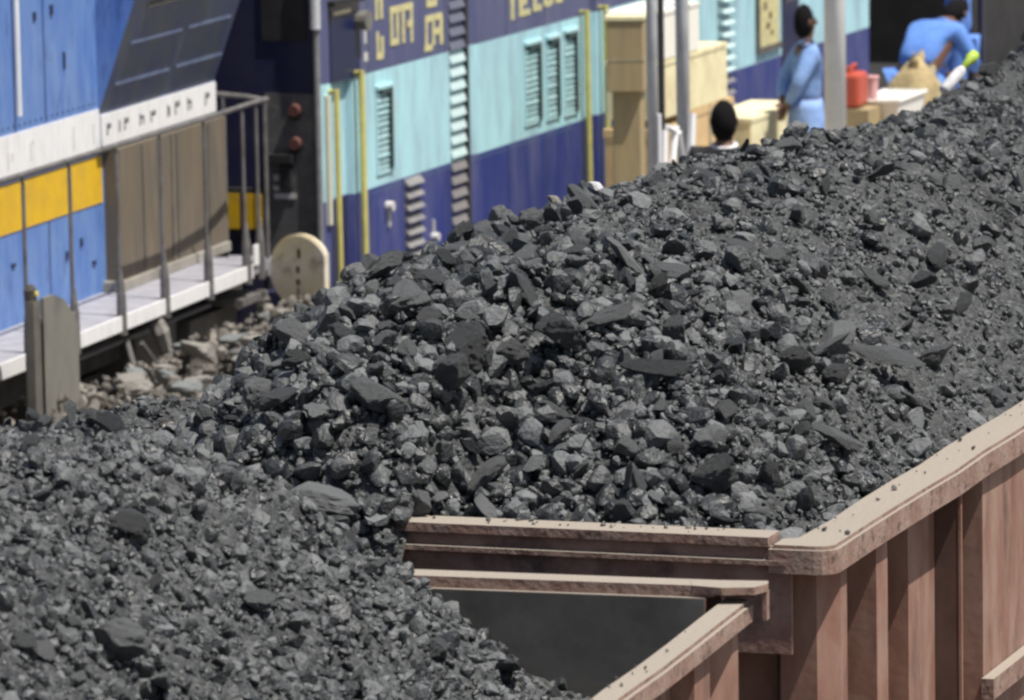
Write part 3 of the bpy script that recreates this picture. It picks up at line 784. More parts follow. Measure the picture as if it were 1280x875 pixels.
# brown equipment case under the board
tb = MB(); tb.box((HU, -1.66, 1.735), (HU + .10, .33, 2.545)).build('equipment_case', MT['tan_box'], lo_)
ms = MB()
for v in (-1.25, -.72, -.62, -.02): ms.box((HU + .1, v, 1.75), (HU + .107, v + .022, 2.53))
ms.build('case_seam', MT['under_box'], lo_)
cs = MB().box((HU, -1.72, 1.675), (HU + .125, .32, 1.733)).build('case_sill', MT['concrete'], lo_)
MB().box((HU, -1.74, 1.635), (HU + .10, .34, 1.673)).build('case_footing', MT['black'], lo_)
MB().box((HU, -1.80, 2.546), (HU + .05, -1.60, 2.564)).build('hinge', MT['black'], lo_)
# walkway
MB().box((-.5, V0, 1.60), (-.012, -.02, 1.672)).build('walkway', MT['walk'], lo_)
MB().box((-.012, V0, 1.585), (.0, -.34, 1.675)).build('walkway_edge', MT['white'], lo_)
MB().box((-.012, -.31, 1.66), (.0, -.22, 1.79)).build('end_flag_plate', MT['white'], lo_)
# handrail and its posts
hr = MB(); hr.tube([(-.02, V0, 2.70), (-.02, -1.0, 2.685), (-.05, -.2, 2.68), (-.12, .36, 2.655), (-.17, .45, 2.64), (-.30, .45, 2.66), (-.50, .45, 2.675)], .017, 8)
hr.build('handrail', MT['rail_paint'], lo_)
for v in (-6.6, -5.4, -4.25, -3.51, -2.725, -1.959, -1.158, -.429, -.16):
    mb = MB(); mb.tube([(-.02, v, 1.60), (-.02, v, 2.64), (-.02, v - .03, 2.69)], .0125, 8)
    mb.tube([(-.012, v, 1.56), (-.012, v, 1.80), (-.016, v, 1.95)], [.034, .03, .014], 8)
    mb.build('handrail_post', MT['rail_paint'], lo_)
for (u, v) in ((-.45, .45), (-.17, .45)):
    MB().tube([(u, v, 1.5), (u, v, 2.66)], .016, 8).build('handrail_post', MT['rail_paint'], lo_)
# rear end wall with its door
MB().box((-2.5, .441, 1.62), (-.52, .47, 3.9)).build('end_wall', MT['navy_dark'], lo_)
MB().box((-2.6, .40, 1.50), (-.15, .62, 1.60)).build('end_platform', MT['walk'], lo_)
es = MB(); es.box((-.26, -.56, 1.43), (.0, -.06, 1.475)); es.box((-.06, -.13, .95), (.0, -.06, 1.43)); es.box((-.26, -.56, 1.10), (0, -.06, 1.14))
es.build('entry_step', MT['rail_paint'], lo_)
# below the walkway
MB().box((-2.55, V0, 1.30), (-.30, .3, 1.598)).build('underframe', MT['underframe'], lo_)
b = MB(); b.box((-1.2, -1.95, .85), (-.22, -1.20, 1.46)); b.build('equipment_box', MT['under_box'], lo_)
b = MB(); b.box((-1.2, -1.06, .85), (-.18, -.16, 1.40)); b.build('equipment_box', MT['under_box'], lo_)
b = MB(); b.box((-1.6, -3.4, .5), (-.35, -2.2, 1.25)); b.build('bogie', MT['underframe'], lo_)
b = MB()
for v in (-3.3, -5.4, -7.4): b.tube([(-.75, v, .62), (-.62, v, .62)], .5, 24); b.tube([(-2.45, v, .62), (-2.32, v, .62)], .5, 24)
b.build('wheel', MT['underframe'], lo_)
rg = MB(); rg.tube([(-.28, -3.3, 1.16), (-.28, -.1, 1.16)], .022, 8); rg.tube([(-.22, -3.3, 1.44), (-.22, -.2, 1.44)], .016, 8); rg.build('brake_pipe', MT['grey_steel'], lo_)
rg = MB(); rg.tube([(-.55, -2.95, .98), (-.55, -2.2, .98)], .13, 16); rg.build('air_reservoir', MT['under_box'], lo_)
for v in (-3.0, -2.75):
    sg = MB()
    sg.tube([(-.40 + .055 * math.cos(k * .9), v + .055 * math.sin(k * .9), .90 + k * .009) for k in range(40)], .014, 6); sg.build('coil_spring', MT['grey_steel'], lo_)
hs = MB(); hs.tube([(-.05, -2.05, 1.55), (-.02, -2.04, 1.48), (0, -2.0, 1.35), (.0, -2.03, 1.27)], [.05, .06, .045, .03], 8); hs.build('brake_valve', MT['stone'], lo_)
hs = MB(); hs.tube([(-.05, -2.55, 1.5), (.02, -2.62, 1.34), (.06, -2.50, 1.22), (.05, -2.40, 1.10), (.02, -2.42, 1.0)], .018, 8); hs.build('brake_hose', MT['rail_paint'], lo_)
hs = MB(); hs.tube([(-.05, -2.3, 1.45), (.03, -2.16, 1.26), (.05, -2.22, 1.18), (.05, -2.36, 1.16)], .018, 8); hs.build('brake_hose', MT['rail_paint'], lo_)
# grey sandbox standing at the walkway edge with a small lamp
cb = thing('step_cabinet', 'tall tan-grey steel cabinet with a small lamp on top, in front of the walkway', 'cabinet', (-12.84, 28.50, .96))
MB().prism([(.06, -.23), (.10, -.23), (.10, -.20), (.16, -.20), (.16, .26), (.06, .26)], 0, .96).build('cabinet_body', MT['tan_cab'], cb)
MB().add([(.165, -.20, .0), (.165, .27, .0), (.165, .27, .90), (.165, .10, 1.05), (.165, -.05, 1.10), (.165, -.20, 1.10), (.148, -.20, .0), (.148, .27, .0), (.148, .27, .90), (.148, .10, 1.05), (.148, -.05, 1.10), (.148, -.20, 1.10)],
         [(0, 1, 2, 3, 4, 5), (11, 10, 9, 8, 7, 6)] + [(i, i + 6, (i + 1) % 6 + 6, (i + 1) % 6) for i in range(6)]).build('front_plate', MT['tan_cab'], cb)
MB().box((.101, -.295, 0), (.147, -.202, 1.09)).build('side_rail', MT['under_box'], cb)
lm = MB(); lm.tube([(.11, -.25, 1.09), (.11, -.25, 1.15), (.11, -.25, 1.18)], [.035, .04, .02], 10); lp = lm.build('lamp_housing', MT['underframe'], cb)
MB().tube([(.13, -.25, 1.13), (.156, -.25, 1.13)], .018, 10).build('lens', MT['rail_yellow'], lp)

# ================================================================ coach A (world coordinates)
XS = -13.3
ca = thing('railway_coach', 'first blue coach behind the locomotive, pale blue band, louvred vents, yellow handrails', 'railway coach', (0, 0, 0))
plan = [(XS, 34.40), (XS - .03, 34.31), (-16.2, 34.3), (-16.2, 43.42), (XS, 43.42), (XS, 40.02), (XS - .05, 40.0), (XS - .05, 39.72), (XS, 39.70),
        (XS, 37.30), (XS - .035, 37.22), (XS - .10, 37.19), (XS - .16, 37.18), (XS - .16, 37.05), (XS, 37.04), (XS, 34.83), (XS - .05, 34.81), (XS - .05, 34.46), (XS, 34.44)]
MB().prism(plan, 1.0, 4.0).build('body', MT['coach'], ca)
MB().prism([(XS + .02, 34.3), (-16.2, 34.3), (-16.2, 43.42), (XS + .02, 43.42)], 4.0, 4.2).build('roof', MT['grey_steel'], ca)
MB().box((-16.0, 34.5, .55), (-13.4, 43.3, .998)).build('underframe', MT['underframe'], ca)
def side(mb, y0, y1, z0, z1, t=.006, base=0.0):
    mb.box((XS - .004 + base, y0, z0), (XS + base + t, y1, z1)); return mb
# end wall facing the locomotive
MB().box((-16.15, 34.282, 1.0), (XS - .04, 34.298, 4.0)).build('end_wall', MT['navy_dark'], ca)
MB().box((-13.71, 34.274, 1.3), (XS - .05, 34.2815, 2.60)).build('end_panel', MT['coach_end'], ca)
MB().box((-13.72, 34.27, 2.95), (XS - .10, 34.2815, 3.9)).build('end_window', MT['black'], ca)
MB().tube([(-13.33, 34.25, 3.03), (-13.33, 34.25, 3.7)], .035, 10).build('lamp_pipe', MT['pole'], ca)
MB().tube([(-13.33, 34.26, 1.0), (-13.33, 34.26, 3.03)], .022, 10).build('end_pipe', MT['grey_steel'], ca)
for z in (2.49, 2.27):
    rl = MB().tube([(-13.49, 34.273, z), (-13.49, 34.22, z)], [.045, .038], 14).build('tail_lamp', MT['red'], ca)
    MB().tube([(-13.49, 34.273, z - .02), (-13.49, 34.255, z - .02)], .05, 14).build('rim', MT['black'], rl)
eb = MB(); eb.box((-13.70, 34.20, 2.145), (-13.50, 34.281, 2.20)); eb.box((-13.60, 34.23, 1.98), (-13.52, 34.281, 2.14)); eb.build('coupler_box', MT['black'], ca)
el = MB(); el.box((-13.655, 34.268, 2.02), (-13.60, 34.2735, 2.06)); el.build('stencil_mark', MT['letter_white'], ca); el = MB(); el.box((-13.66, 34.268, 1.955), (-13.62, 34.2735, 1.985)); el.build('stencil_mark', MT['letter_white'], ca); el = MB(); el.box((-13.655, 34.268, 1.90), (-13.50, 34.2735, 1.935))
el.build('stencil_mark', MT['letter_white'], ca)
bf = MB(); bf.box((-13.62, 33.95, 1.0), (-13.40, 34.28, 1.32)); bf.build('buffer_beam', MT['navy_dark'], ca)
wp = MB().box((-14.0, 34.22, 1.66), (-13.69, 34.262, 1.97)).build('warning_plate', MT['black'], ca)
for (a, b_) in ((-13.965, -13.885), (-13.845, -13.79), (-13.775, -13.725)):
    MB().box((a, 34.212, 1.70), (b_, 34.219, 1.935)).build('yellow_stripe', MT['yellow'], wp)
MB().box((-13.882, 34.214, 1.72), (-13.848, 34.219, 1.92)).build('red_stripe', MT['red'], wp)
def handrail(y, z0, z1, m_, r=.02, cream=0):
    mb = MB(); mb.tube([(XS, y, z1 - .02), (XS + .05, y, z1), (XS + .055, y, z0), (XS, y, z0 + .02)], r, 8)
    return mb.build('handrail', m_, ca)
handrail(34.40, 1.0, 2.62, MT['rail_yellow']); handrail(34.87, 1.0, 2.70, MT['rail_yellow'], .024)
handrail(39.64, 1.0, 2.70, MT['rail_yellow'], .024); handrail(40.09, 1.0, 2.70, MT['rail_yellow'], .024)
MB().box((XS - .02, 34.345, 1.72), (XS + .012, 34.385, 2.58)).build('door_pillar', MT['rail_cream'], ca)
MB().box((XS - .055, 34.475, 1.0), (XS - .046, 34.80, 1.862)).build('lower_door', MT['navy_dark'], ca)
MB().box((XS - .055, 39.73, 1.0), (XS - .046, 39.99, 1.862)).build('lower_door', MT['navy_dark'], ca)
# cab window above the first door
cwn = side(MB(), 34.42, 34.96, 2.655, 3.16, .01).build('cab_window', MT['glass'], ca)
side(MB(), 34.40, 34.98, 3.16, 3.20, .05).build('sun_visor', MT['black'], cwn)
side(MB(), 34.47, 34.78, 3.10, 3.125, .02).build('blind', MT['carton_cream'], cwn)
MB().tube([(XS, 34.93, 3.03), (XS + .09, 34.93, 3.03)], [.06, .07], 12).build('side_lamp', MT['tan_cab'], ca)
# lettering: worn yellow characters, white numerals
def strokes(pts, name, m_, parent):
    left = list(pts)
    while left:                                        # each character a piece of its own
        grp = [left.pop()]; grew = True
        while grew:
            grew = False
            for q in list(left):
                if any(q[0] <= p[1] + .012 and q[1] >= p[0] - .012 and q[2] <= p[3] + .012 and q[3] >= p[2] - .012 for p in grp):
                    grp.append(q); left.remove(q); grew = True
        mb = MB()
        for i, (y0, y1, z0, z1) in enumerate(grp):
            if y1 - y0 < z1 - z0: y0, y1 = y0 - .006, y1 + .006
            else: z0, z1 = z0 - .003, z1 + .003
            side(mb, y0, y1, z0, z1, .004 + .0006 * i)
        mb.build(name, m_, parent)
strokes([(35.29, 35.33, 3.0, 3.35), (35.33, 35.42, 3.13, 3.17), (35.38, 35.42, 3.0, 3.15), (35.32, 35.42, 3.27, 3.31), (35.30, 35.34, 2.73, 2.92), (35.34, 35.43, 2.73, 2.77), (35.39, 35.43, 2.76, 2.88)], 'yellow_letter', MT['letter_yellow'], ca)
strokes([(35.57, 35.61, 2.80, 3.05), (35.57, 36.02, 3.02, 3.06), (35.69, 35.73, 2.80, 3.03), (35.61, 35.70, 2.80, 2.84), (35.80, 35.84, 2.80, 3.03), (35.90, 36.0, 2.90, 2.94), (35.97, 36.01, 2.79, 3.03)], 'yellow_letter', MT['letter_yellow'], ca)
strokes([(36.30, 36.34, 3.0, 3.3), (36.34, 36.50, 3.0, 3.04), (36.45, 36.49, 3.02, 3.25), (36.34, 36.5, 3.16, 3.2),
         (36.26, 36.30, 2.73, 2.93), (36.26, 36.60, 2.90, 2.94), (36.40, 36.44, 2.73, 2.92), (36.44, 36.55, 2.80, 2.84), (36.55, 36.60, 2.72, 2.92), (36.24, 36.40, 2.70, 2.735)], 'yellow_letter', MT['letter_yellow'], ca)
strokes([(35.07, 35.10, 2.86, 2.96), (35.06, 35.12, 2.74, 2.80)], 'white_numeral', MT['letter_white'], ca)
strokes([(38.06, 38.13, 2.76, 2.96), (38.24, 38.31, 2.77, 2.97), (38.31, 38.50, 2.93, 2.97), (38.31, 38.48, 2.77, 2.81), (38.31, 38.42, 2.85, 2.89), (38.56, 38.63, 2.78, 2.98), (38.63, 38.72, 2.94, 2.98), (38.63, 38.74, 2.78, 2.82),
         (38.80, 38.86, 2.80, 3.0), (38.86, 38.94, 2.79, 2.83), (38.94, 39.0, 2.80, 3.0), (39.07, 39.13, 2.80, 3.0), (39.13, 39.22, 2.80, 2.84)], 'yellow_letter', MT['letter_yellow'], ca)
# louvred windows in the pale band
def louvre_window(y0, y1, z0, z1):
    fr = MB()
    side(fr, y0 - .02, y1 + .03, z1, z1 + .025, .03); side(fr, y1, y1 + .03, z0, z1, .028); side(fr, y0 - .02, y0, z0, z1, .010); side(fr, y0 - .02, y1 + .03, z0 - .02, z0, .012)
    w = fr.build('louvre_window', MT['coach_stripe'], ca)
    side(MB(), y0, y1, z0, z1, .002).build('louvre_backing', MT['vent_back'], w)
    sl = MB(); k = z0 + .01; rj = random.Random(int(y0 * 1000))
    while k < z1 - .03:
        j, q = rj.uniform(-.004, .004), rj.uniform(.007, .016)
        sl.add([(XS + .004, y0, k + .03 + j), (XS + .004, y1, k + .03), (XS + q, y1, k + j), (XS + q, y0, k), (XS + .002, y0, k), (XS + .002, y1, k + j)],
               [(0, 1, 2, 3), (3, 2, 5, 4), (0, 3, 4), (1, 5, 2), (0, 4, 5, 1)])
        k += .042
    sl.build('slats', MT['vent_slat'], w)
    shd = MB(); side(shd, y1 - .045, y1 - .001, z0 + .02, z1 - .001, .030); side(shd, y0 + .06, y1 - .046, z1 - .035, z1 - .001, .028)  # dark strips paint in the shade of the right and top reveals
    shd.build('reveal_shade', MT['seam_shade'], w)
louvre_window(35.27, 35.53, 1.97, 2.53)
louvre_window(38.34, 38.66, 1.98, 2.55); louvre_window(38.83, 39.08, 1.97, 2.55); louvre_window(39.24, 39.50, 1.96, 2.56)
# narrow ladder vents and the tall louvred column beside the groove
lv = MB(); k = 1.05
while k < 1.86:
    lv.add([(XS + .002, 35.78, k + .05), (XS + .002, 36.10, k + .05), (XS + .04, 36.10, k), (XS + .04, 35.78, k), (XS - .002, 35.78, k), (XS - .002, 36.10, k)],
           [(0, 1, 2, 3), (3, 2, 5, 4), (0, 3, 4), (1, 5, 2), (0, 4, 5, 1)]); k += .085
lv.build('vent_slats', MT['lower_slat'], ca)
lv = MB(); k = 1.05
while k < 3.9:
    lv.add([(XS + .002, 36.73, k + .06), (XS + .002, 37.03, k + .06), (XS + .022, 37.03, k), (XS + .022, 36.73, k), (XS - .002, 36.73, k), (XS - .002, 37.03, k)],
           [(0, 1, 2, 3), (3, 2, 5, 4), (0, 3, 4), (1, 5, 2), (0, 4, 5, 1)]); k += .095
lv.build('louvre_column', MT['coach_slat'], ca)
side(MB(), 37.032, 37.10, 1.0, 3.9, .018).build('groove_shade', MT['black'], ca)  # flush black strip paints in the shade of the groove
MB().box((XS - .155, 37.105, 1.0), (XS - .148, 37.17, 3.9)).build('groove_strip', MT['black'], ca)
lk = MB(); lk.tube([(XS + .0, 35.44, 1.72), (XS + .05, 35.44, 1.72)], .035, 10); lk.box((XS, 35.43, 1.58), (XS + .02, 35.46, 1.70)); lk.build('door_lock', MT['letter_white'], ca)
lk = MB(); lk.tube([(XS + .0, 36.33, 1.40), (XS + .05, 36.33, 1.40)], .03, 10); lk.box((XS, 36.325, 1.25), (XS + .015, 36.345, 1.52)); lk.build('door_lock', MT['letter_white'], ca)
for y in (35.14, 36.66, 37.95, 38.80):
    sm = MB(); side(sm, y, y + .006, 1.05, 1.86, .003); side(sm, y, y + .006, 2.66, 3.9, .003); sm.build('panel_seam', MT['seam_shade'], ca)
sm = MB()
for k in range(60): side(sm, 34.95 + k * .075, 34.962 + k * .075, 1.835, 1.847, .004)
sm.build('rivets', MT['vent_back'], ca)
pn = MB()
for y in (41.0, 41.55, 42.1, 42.65): side(pn, y, y + .035, 1.87, 2.64, .012)
pn.build('panel_rib', MT['coach_stripe'], ca)
# far slatted column and dark joint
lv = MB(); k = 1.05
while k < 3.9:
    lv.add([(XS + .002, 43.10, k + .06), (XS + .002, 43.40, k + .06), (XS + .07, 43.40, k), (XS + .07, 43.10, k), (XS - .002, 43.10, k), (XS - .002, 43.40, k)],
           [(0, 1, 2, 3), (3, 2, 5, 4), (0, 3, 4), (1, 5, 2), (0, 4, 5, 1)]); k += .095
lv.build('louvre_column', MT['coach_slat'], ca)

# ================================================================ coach B
cb2 = thing('parcel_van', 'second blue coach with a yellow notice board and a wide dark loading doorway', 'railway coach', (0, 0, 0))
plan = [(XS, 43.66), (XS - .05, 43.6), (-16.2, 43.6), (-16.2, 50.95), (XS, 50.95), (XS, 50.85), (-15.8, 50.85), (-15.8, 47.65), (XS, 47.65),
        (XS, 45.5)]
MB().prism(plan, 1.0, 4.0).build('body', MT['coach'], cb2)
dl = side(MB(), 44.93, 45.42, 1.05, 3.4, .012).build('door_leaf', MT['navy_dark'], cb2)
side(MB(), 45.0, 45.35, 2.3, 3.0, .016).build('pane', MT['glass'], dl)
hd_ = MB(); hd_.tube([(XS + .012, 45.38, 1.9), (XS + .05, 45.38, 1.92), (XS + .05, 45.38, 2.2), (XS + .012, 45.38, 2.22)], .012, 6); hd_.build('handle', MT['rail_paint'], dl)
MB().box((-15.79, 47.66, 1.0), (-15.75, 50.84, 4.0)).build('inner_wall', MT['black'], cb2)  # interior faces coloured black, the doorway's shade painted in
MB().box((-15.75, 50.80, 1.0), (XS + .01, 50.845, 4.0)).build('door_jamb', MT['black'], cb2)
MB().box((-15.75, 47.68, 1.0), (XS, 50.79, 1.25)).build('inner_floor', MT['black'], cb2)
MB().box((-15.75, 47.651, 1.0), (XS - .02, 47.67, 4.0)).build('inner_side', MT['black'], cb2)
MB().box((-16.2, 43.6, 4.0), (XS + .04, 51.0, 4.2)).build('roof', MT['grey_steel'], cb2)
MB().box((-16.0, 43.8, .5), (-13.4, 60, .998)).build('underframe', MT['underframe'], cb2)
bd = side(MB(), 44.22, 44.80, 2.0, 2.62, .02).build('notice_board', MT['yellow'], cb2)
bd.data.materials.clear(); bd.data.materials.append(MT['letter_yellow'])
bs = MB()
for (y, z, w, h_) in ((44.40, 2.52, .08, .06), (44.52, 2.40, .10, .06), (44.36, 2.30, .07, .07), (44.50, 2.22, .08, .05), (44.42, 2.14, .09, .05), (44.55, 2.08, .06, .04)):
    bs.box((XS + .016, y, z), (XS + .0235, y + w, z + h_))
bs.build('board_lettering', MT['disc_mark'], bd)
fr = MB(); side(fr, 44.17, 44.22, 1.95, 2.66, .03); side(fr, 44.22, 44.85, 1.95, 2.0, .03); fr.build('board_frame', MT['under_box'], bd)
dk = thing('goods_van', 'shadow-dark van closing the row of coaches at the top right', 'railway van', (0, 0, 0))
MB().box((-16.2, 51.1, 1.0), (XS + .05, 62, 4.1)).build('body', MT['black'], dk)  # near-black body colour stands in for deep shadow
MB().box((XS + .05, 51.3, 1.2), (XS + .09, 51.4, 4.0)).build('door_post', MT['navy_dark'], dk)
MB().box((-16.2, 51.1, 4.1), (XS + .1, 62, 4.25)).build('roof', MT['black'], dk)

# ================================================================ round board beside the coupling
rd = thing('round_signal_board', 'round cream disc board with three brown marks, beside the first yellow handrail', 'signal board', (-12.9, 32.81, .9), R(-14))
b = bmesh.new()
bmesh.ops.create_cone(b, cap_ends=True, segments=48, radius1=.238, radius2=.238, depth=.05)
bmesh.ops.bevel(b, geom=[e for e in b.edges if len(e.link_faces) == 2 and abs(e.calc_face_angle(0)) > 1], offset=.012, segments=2, affect='EDGES')
for v in b.verts: v.co = Vector((v.co.x, -v.co.z, v.co.y))
for v in b.verts: v.co.x = min(v.co.x, .196); v.co.z += .725
dsc = MB().bm(b).build('disc', MT['disc'], rd)
mk = MB()
for (x, z, w, h_) in ((0, .84, .030, .075), (-.01, .735, .03, .05), (-.01, .655, .034, .045)):
    ring = [(x + w / 2 * math.cos(a), z + h_ / 2 * math.sin(a)) for a in [k * math.pi / 5 for k in range(10)]]
    MB().rings([[(px, -.0285, pz) for px, pz in ring], [(px, -.024, pz) for px, pz in ring]]).build('mark', MT['disc_mark'], dsc)
MB().box((-.02, -.0275, .50), (-.004, -.024, .62)).build('mark', MT['disc_mark'], dsc)
MB().tube([(0, .035, 0), (0, .035, .9)], .028, 10).build('post', MT['navy_dark'], rd)
MB().box((-.06, .028, .62), (.19, .05, .66)).build('bracket', MT['underframe'], rd)

# ================================================================ rubble at the platform edge
def zrub(X, Y):
    X = np.asarray(X, float); Y = np.asarray(Y, float)
    return 1.02 + .38 * np.clip((-11.6 - X) / .9, 0, 1) * (.8 + .5 * vnoise(X * 1.5, Y * 1.5, 21)) + .06 * (vnoise(X * 7, Y * 7, 22) - .5)
MT['gravel'] = coal_mat("gravel", (.075, .068, .060), (.31, .285, .25), .85)
heap('rubble_mound', 'low mound of grey-brown rubble and dirt under the locomotive walkway', zrub, -13.0, -8.64, 25.5, 33.6, 9000, 2400, step=.05, hi=.06, mats=('gravel', 'rubble'), cat='rubble')
def zr(x, y):
    return .99 + .38 * min(max((-11.6 - x) / .9, 0), 1) * (.8 + .5 * float(vnoise(np.array(x * 1.5), np.array(y * 1.5), 21)))
ST = []
for k in range(8):
    me = LUMPS[k].copy(); me.name = 'rubble_stone'; me.materials.clear(); me.materials.append(MT['stone'] if k % 3 else MT['stone_grey']); ST.append(me)
rs = random.Random(5)
def stone(x, y, s, k, label, group, sc=(1, 1, .6)):
    o = bpy.data.objects.new('rubble_stone', ST[k]); COL.objects.link(o)
    o.location = (x, y, zr(x, y) + s * .25); o.scale = (s * sc[0], s * sc[1], s * sc[2]); o.rotation_euler = (rs.gauss(0, .2), rs.gauss(0, .2), rs.uniform(0, 6))
    tag(o, label, 'stone', group)
stone(-12.75, 30.75, .20, 1, 'flat pale slab of rubble under the hanging brake valve', None, (1.2, .9, .5))
stone(-12.70, 29.62, .16, 2, 'flat pale slab of rubble next to the tan cabinet', None, (1.2, .8, .45))
for i in range(22):
    stone(rs.uniform(-12.9, -12.1), rs.uniform(29.4, 32.6), rs.uniform(.05, .13), rs.randrange(8), 'small broken tan stone on the rubble below the walkway', 'stones strewn on the rubble')

# ================================================================ platform furniture
def pole(name, label, x, y, r, m_, h_=5.0, group=None):
    t = thing(name, label, 'pole', (x, y, .9), 0, group)
    MB().tube([(0, 0, .02), (0, 0, h_)], r, 16).build('shaft', m_, t, smooth=True)
    b = MB(); b.box((-r * 2, -r * 2, 0), (r * 2, r * 2, .02)); b.build('base_plate', MT['underframe'], t)
    return t
p1 = pole('platform_pole', 'left of two grey poles, dark tube along its right side', -11.0, 34.22, .036, MT['pole'], group='grey poles on the platform')
MB().tube([(.035, .085, .02), (.035, .085, 4.9)], .022, 8).build('dark_tube', MT['near_black'], p1)  # thin near-black tube along the right of the left pole
p2 = pole('platform_pole', 'right of two grey poles, in front of the cream cartons', -11.0, 34.87, .044, MT['pole'], group='grey poles on the platform')
pole('platform_pole', 'thick white pole beside the man in light blue', -11.0, 38.5, .078, MT['white_pole'])
br = thing('pole_brace', 'white crossed straps tied between the two grey poles', 'brace', (-11.0, 34.22, .9))
def strap(a, b_, r, name='strap'):
    MB().tube([a, b_], r, 6).build(name, MT['white_cloth'], br)
strap((.06, -.06, 1.10), (.06, -.06, 1.62), .018); strap((.05, .08, 1.50), (.06, .02, 1.15), .03); strap((.05, .34, 1.50), (.06, .16, 1.12), .022)
strap((.05, .12, 1.52), (.05, .33, 1.46), .02); strap((.06, .36, 1.46), (.06, .56, 1.05), .02); strap((.06, .60, 1.20), (.06, .66, 1.55), .03)
tp = thing('boxed_post', 'tan boxed post with a wider top half, left of the grey poles', 'post', (-12.2, 37.4, .9), R(12))
MB().box((-.10, -.14, 0), (.10, .14, 1.44), .008).build('shaft', MT['tan_post'], tp)
tb = MB().box((-.13, -.21, 1.443), (.13, .21, 1.945), .008).build('upper_box', MT['tan_post'], tp)
MB().box((-.14, -.22, 1.947), (.14, .22, 1.975)).build('lid', MT['carton_cream'], tb)
MB().box((-.132, -.212, 1.66), (.133, .212, 1.672)).build('tape', MT['sack_grey'], tb)
MB().box((.06, .142, 0), (.10, .146, 1.43)).build('dark_strip', MT['underframe'], tp)

def carton(label, x0, x1, y0, y1, z0, z1, m_, tape=True, group='cartons stacked on the platform'):
    t = thing('carton', label, 'carton', ((x0 + x1) / 2, (y0 + y1) / 2, z0), 0, group)
    w, d, h_ = (x1 - x0) / 2, (y1 - y0) / 2, z1 - z0
    MB().box((-w, -d, 0), (w, d, h_), .008).build('box', m_, t)
    lid = MB(); lid.box((-w - .006, -d - .006, h_ * .93), (w + .006, d + .006, h_ + .004)); lid.build('lid', m_, t)
    if tape:
        tp_ = MB(); tp_.box((-w - .009, -.025, h_ * .6), (w + .009, .025, h_ + .007)); tp_.build('tape', MT['sack_grey'], t)
    return t
carton('orange-tan carton at the bottom of the stack behind the black-haired head', -12.6, -12.2, 38.72, 39.92, 1.30, 2.04, MT['carton_orange'])
carton('tan carton standing between the two grey poles', -12.6, -12.2, 38.05, 38.66, 1.2, 1.98, MT['carton_orange'])
carton('large cream carton in the middle of the stack', -12.6, -12.2, 38.10, 39.78, 2.045, 2.46, MT['carton_cream'], False)
carton('white carton on top of the large cream one', -12.6, -12.2, 38.15, 39.1, 2.47, 2.82, MT['carton_white'], False)
carton('crate of boards under the tan cartons', -12.65, -12.15, 38.0, 40.0, .905, 1.19, MT['tan_post'], False)
carton('long low cream carton left of the man in light blue', -12.5, -12.1, 40.05, 41.40, 1.45, 1.86, MT['carton_cream'], False)
carton('grey-brown crate holding up the long low cream carton', -12.5, -12.1, 40.08, 41.35, .905, 1.445, MT['tan_post'], False)

# red can, white tub
rc = thing('jerrycan', 'red plastic can beside the thick white pole', 'can', (-11.5, 40.72, 1.9))
MB().box((-.09, -.14, 0), (.09, .14, .26), .03).build('can_body', MT['red_plastic'], rc)
MB().tube([(0, -.08, .25), (0, -.08, .31)], .035, 10).build('cap', MT['red_plastic'], rc)
hd = MB(); hd.tube([(0, -.03, .25), (0, -.01, .31), (0, .09, .31), (0, .11, .25)], .015, 8); hd.build('handle', MT['red_plastic'], rc)
pk = thing('cup', 'pale pink beaker between the red can and the white tub', 'beaker', (-11.42, 41.0, 1.9))
MB().tube([(0, 0, 0), (0, 0, .19)], [.035, .045], 14).build('beaker_wall', MT['pink_plastic'], pk)
MB().tube([(0, 0, .19), (0, 0, .205)], [.052, .05], 14).build('rim', MT['pink_plastic'], pk)
wt = thing('tub', 'white plastic tub standing right of the red can', 'tub', (-11.35, 41.3, 1.72))
MB().rings([[(x * k, y * k, z) for x, y in ((-.16, -.40), (.16, -.40), (.16, .40), (-.16, .40))] for k, z in ((.85, 0), (1, .2), (.93, .2), (.8, .03))]).build('tub_wall', MT['white_plastic'], wt)
rm = MB(); rm.tube([(-.165, -.405, .205), (.165, -.405, .205), (.165, .405, .205), (-.165, .405, .205), (-.165, -.405, .205)], .014, 6); rm.build('rim', MT['white_plastic'], wt)
tbx = thing('trestle', 'low wooden trestle carrying the red can and white tub', 'trestle', (-11.45, 41.1, .9))
MB().box((-.22, -.60, .76), (.30, .62, .81)).build('top', MT['tan_post'], tbx)
wtop = MB().box((-.2, -.55, .815), (.12, .05, .99)).build('block', MT['tan_post'], tbx)
for x in (-.18, .24):
    for y in (-.52, .52): MB().box((x - .03, y - .03, 0), (x + .03, y + .03, .758)).build('leg', MT['tan_post'], tbx)

